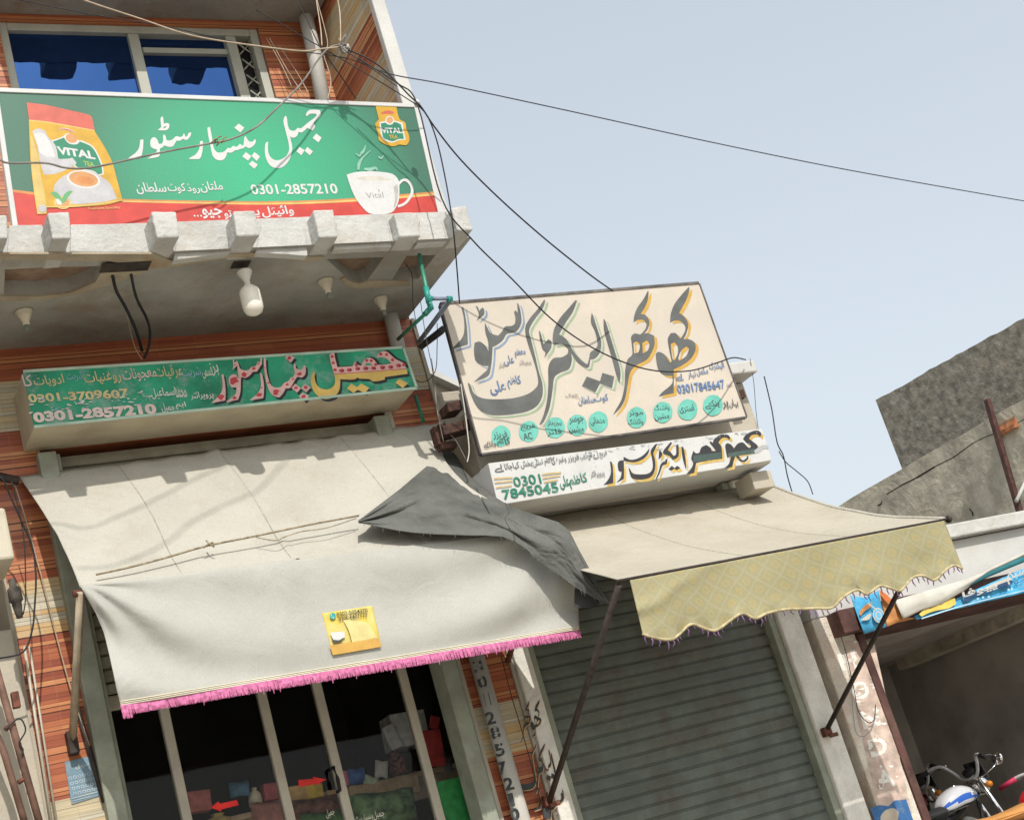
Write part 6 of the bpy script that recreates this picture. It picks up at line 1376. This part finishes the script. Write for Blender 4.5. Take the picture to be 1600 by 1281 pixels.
# ------------------------------------------------------------------ motorcycles
CHROME = mat("chrome", (.75, .75, .74), .12, .02, 30, metal=1.0)
RUB = mat("black_rubber", (.018, .018, .018), .7, .1, 20)
BARM = mat("dull_chrome_bar", (.48, .48, .47), .28, .05, 30, spec=.8)
ENG = mat("engine_alloy", (.30, .30, .29), .4, .1, 20, metal=.7)
def bike(label, org, heading, tank_m, side_m, seat_m, grip_m, flash=None, bar_dz=0.0, mirror=False):
    t = thing("motorcycle", label, "motorcycle", tuple(org), "motorcycles in the workshop bay")
    R = Matrix.Rotation(heading, 3, 'Z'); o = Vector(org)
    L = lambda x, y, z: o+R @ Vector((x, y, z))          # x forward, y left, z up
    def wheel(x, nm):
        m = MB(); c = L(x, 0, .29); ax = R @ Vector((0, 1, 0)); m.lathe(c, [(.225, -.03), (.262, -.045), (.29, -.022), (.296, 0), (.29, .022), (.262, .045), (.225, .03), (.225, -.03)], ax, 30); w = m.build(nm, RUB, t)
        m = MB(); m.lathe(c, [(.20, -.028), (.226, -.034), (.226, .034), (.20, .028), (.20, -.028)], ax, 30); m.lathe(c, [(0, -.06), (.04, -.06), (.05, -.03), (.05, .03), (.04, .06), (0, .06)], ax, 14)
        for k in range(12):
            a = k*math.pi/6; e = R @ Vector((math.cos(a)*.21, 0, math.sin(a)*.21)); m.tube([c, c+e], .004, 5)
        m.build("rim", CHROME, w)
    wheel(.62, "front_wheel"); wheel(-.60, "rear_wheel")
    def stripe(i, k):
        if not flash: return 0
        a = 2*math.pi*(k+.5)/32; s = math.sin(a); t = i/18+s*.55
        if abs(math.cos(a)) < .5: return 0
        return 3 if s < -.6 else 1 if -.42+.03*i < s < -.08+.03*i and i > 2 else 2 if .02+.03*i < s < .16+.03*i and i > 3 else 0
    m = MB(); secs = spline([(.335, .04, .80, .02), (.31, .07, .80, .05), (.22, .105, .80, .09), (.13, .112, .80, .097), (.03, .095, .78, .08), (-.03, .065, .765, .05), (-.045, .045, .76, .03)], 3)
    o_ = len(m.v); n = 32
    for x, w, z, h in secs:
        for k in range(n):
            a = 2*math.pi*k/n; ca, sa = math.cos(a), math.sin(a); m.v.append(tuple(L(x, w*math.copysign(abs(ca)**.75, ca), z+.03+h*math.copysign(abs(sa)**.8, sa)*(1 if sa > 0 else .75))))
    for i in range(len(secs)-1):
        for k in range(n): m.f.append((o_+i*n+k, o_+i*n+(k+1) % n, o_+(i+1)*n+(k+1) % n, o_+(i+1)*n+k)); m.mi.append(stripe(i, k)); m.sm.append(True)
    m.f.append(tuple(range(o_, o_+n))); m.mi.append(0); m.sm.append(True); m.f.append(tuple(range(o_+(len(secs)-1)*n, o_+len(secs)*n))); m.mi.append(0); m.sm.append(True)
    tk = m.build("fuel_tank", [tank_m]+(flash or []), t)
    m = MB(); m.lathe(L(.17, 0, .918), [(.03, -.02), (.03, .012), (.024, .018), (0, .018)], n=14); m.build("filler_cap", CHROME, tk)
    m = MB(); m.grid(lambda a, b: L(lerp(-.06, -.72, a), lerp(-.115, .115, b)*(1-.15*abs(a-.4)), .775+.045*math.sin(math.pi*b)**.5+.03*max(0, a-.55)-.02*math.sin(math.pi*a)), 24, 10)
    m.grid(lambda a, b: L(lerp(-.06, -.72, a), lerp(-.115, .115, b)*(1-.15*abs(a-.4)), .772-.06*math.sin(math.pi*b)**.4), 24, 10); m.build("seat", seat_m, t)
    m = MB(); m.tube([L(.40, 0, .86), L(.1, 0, .72), L(-.3, 0, .70), L(-.8, 0, .74)], .02, 8); m.tube([L(.38, 0, .82), L(.3, 0, .35), L(-.25, 0, .28), L(-.3, 0, .70)], .018, 8)
    for s in (-1, 1): m.tube([L(-.3, s*.07, .32), L(-.6, s*.08, .29)], .015, 8); m.tube([L(-.45, s*.11, .68), L(-.58, s*.11, .32)], .018, 8)
    m.build("frame", RUB, t)
    m = MB(); m.lathe(L(.02, 0, .40), [(0, -.15), (.12, -.15), (.13, -.1), (.13, .1), (.12, .15), (0, .15)], R @ Vector((0, 1, 0)), 18); m.tube([L(.08, 0, .46), L(.22, 0, .66)], [.075, .07], 12); m.build("engine", ENG, t)
    m = MB()
    for s in (-1, 1): m.tube([L(.38, s*.07, .92), L(.62, s*.075, .29)], [.019, .024], 10)
    m.build("front_fork", CHROME, t)
    m = MB(); m.grid(lambda a, b: L(.62+.325*math.cos(lerp(.35, 2.5, a)), lerp(-.055, .055, b), .29+.325*math.sin(lerp(.35, 2.5, a))+.012*math.sin(math.pi*b)), 16, 4); m.build("front_fender", side_m, t, solid=.004, fixn=False)
    m = MB(); m.grid(lambda a, b: L(-.60+.335*math.cos(lerp(.9, 3.3, a)), lerp(-.065, .065, b), .29+.335*math.sin(lerp(.9, 3.3, a))+.012*math.sin(math.pi*b)), 16, 4); m.build("rear_fender", side_m, t, solid=.004, fixn=False)
    for s in (-1, 1):
        m = MB(); m.slab([L(-.12, s*.10, .70), L(-.36, s*.11, .70), L(-.40, s*.11, .52), L(-.18, s*.10, .48)], R @ Vector((0, s*.015, 0))); m.build("side_cover", side_m, t, bevel=.008)
    m = MB(); hb_ = spline([(.20, .40, 1.05+bar_dz), (.27, .27, 1.09+bar_dz), (.31, .19, 1.09+bar_dz), (.35, .14, 1.03+bar_dz*.7), (.37, .08, .96), (.37, 0, .95), (.37, -.08, .96), (.35, -.14, 1.03+bar_dz*.7), (.31, -.19, 1.09+bar_dz), (.27, -.27, 1.09+bar_dz), (.20, -.40, 1.05+bar_dz)], 5)
    m.tube([L(*p) for p in hb_], .013, 10); hbar = m.build("handlebar", BARM, t)
    for s in (-1, 1):
        m = MB(); m.tube([L(.195, s*.41, 1.047+bar_dz), L(.262, s*.285, 1.083+bar_dz)], .019, 10); m.build("grip", grip_m, hbar)
        m = MB(); m.tube([L(.295, s*.27, 1.08+bar_dz), L(.32, s*.33, 1.07+bar_dz), L(.27, s*.42, 1.05+bar_dz)], .006, 6); m.build("brake_lever", CHROME, hbar)
        if not mirror or s > 0: continue
        m = MB(); m.tube([L(.38, s*.10, .93), L(.46, s*.16, .97), L(.50, s*.19, 1.0)], .005, 6); m.lathe(L(.51, s*.20, 1.03), [(0, -.012), (.04, -.008), (.05, 0), (.046, .008), (0, .010)], R @ Vector((-1, s*.2, .1)), 18); m.build("mirror", CHROME, hbar)
    m = MB(); m.lathe(L(.41, 0, .89), [(0, -.05), (.05, -.04), (.08, .0), (.085, .06), (.075, .075), (0, .085)], R @ Vector((1, 0, -.05)), 20); m.build("headlight", CHROME, t)
    m = MB(); m.slab([L(.46, -.10, .90), L(.46, .10, .90), L(.43, .085, 1.06), L(.43, -.085, 1.06)], R @ Vector((.02, 0, 0))); m.build("headlight_shroud", BKP, t, bevel=.008)
    m = MB(); m.lathe(L(.38, 0, .99), [(0, -.02), (.045, -.02), (.05, .01), (.045, .025), (0, .025)], R @ Vector((-.4, 0, .9)), 16); m.tube([L(.36, .0, 1.0), L(.46, .12, .92), L(.44, .09, .6)], .006, 6); m.build("gauge", RUB, t)
    for s in (-1, 1):
        m = MB(); m.lathe(L(.38, s*.15, .87), [(0, -.03), (.02, -.02), (.026, .0), (.02, .025), (0, .03)], R @ Vector((0, s, 0)), 12); m.build("turn_signal", mat("amber_lens", (.7, .25, .03), .3), t)
    m = MB(); m.slab([L(-.90, -.05, .70), L(-.90, .05, .70), L(-.90, .05, .77), L(-.90, -.05, .77)], R @ Vector((.05, 0, 0))); m.build("tail_light", mat("red_lens", (.5, .02, .02), .25), t, bevel=.01)
    m = MB(); m.tube([L(.1, -.12, .35), L(-.2, -.16, .26), L(-.3, -.18, .28), L(-.85, -.18, .34)], [.02, .02, .035, .035], 12); m.build("exhaust", CHROME, t)
    return t
WP = mat("white_gloss", (.55, .56, .58), .2, .02, gloss_coat=.5); BLP = mat("blue_gloss", (.03, .12, .48), .25, .02); BKP = mat("black_gloss", (.015, .015, .017), .2, .02, gloss_coat=.4); RDP = mat("red_gloss", (.50, .018, .022), .18, .03, gloss_coat=.7); SLV = mat("silver_decal", (.55, .56, .58), .3, .02)
BSEAT = mat("black_vinyl", (.03, .032, .033), .55, .1, 10); TSEAT = mat("tan_vinyl", (.50, .24, .075), .5, .06, 10); DKRED = mat("dark_red_gloss", (.12, .012, .014), .3, .05)
h1_ = W(1507, 1206, Y=9.15)
def place(u, v, Y, fx=.37, fz=.97, heading=0.0):
    p = W(u, v, Y=Y); return Vector((p.x, p.y, p.z-fz))-Matrix.Rotation(heading, 3, 'Z') @ Vector((fx, 0, 0))
bike("white and blue motorcycle with a black seat in the workshop bay", place(1514, 1211, 9.0, heading=.05), .05, WP, BKP, BSEAT, RUB, [BLP, SLV, BKP], 0, True)
bike("red motorcycle with a tan seat in the sunlight, nearest in the workshop bay", place(1648, 1201, 8.25, heading=.02), .02, RDP, RDP, TSEAT, mat("red_grip", (.45, .03, .08), .6), None, -.10)
bike("dark red and black motorcycle in the shade behind the white and blue one", place(1437, 1226, 9.9, heading=.12), .12, DKRED, BKP, BSEAT, RUB)
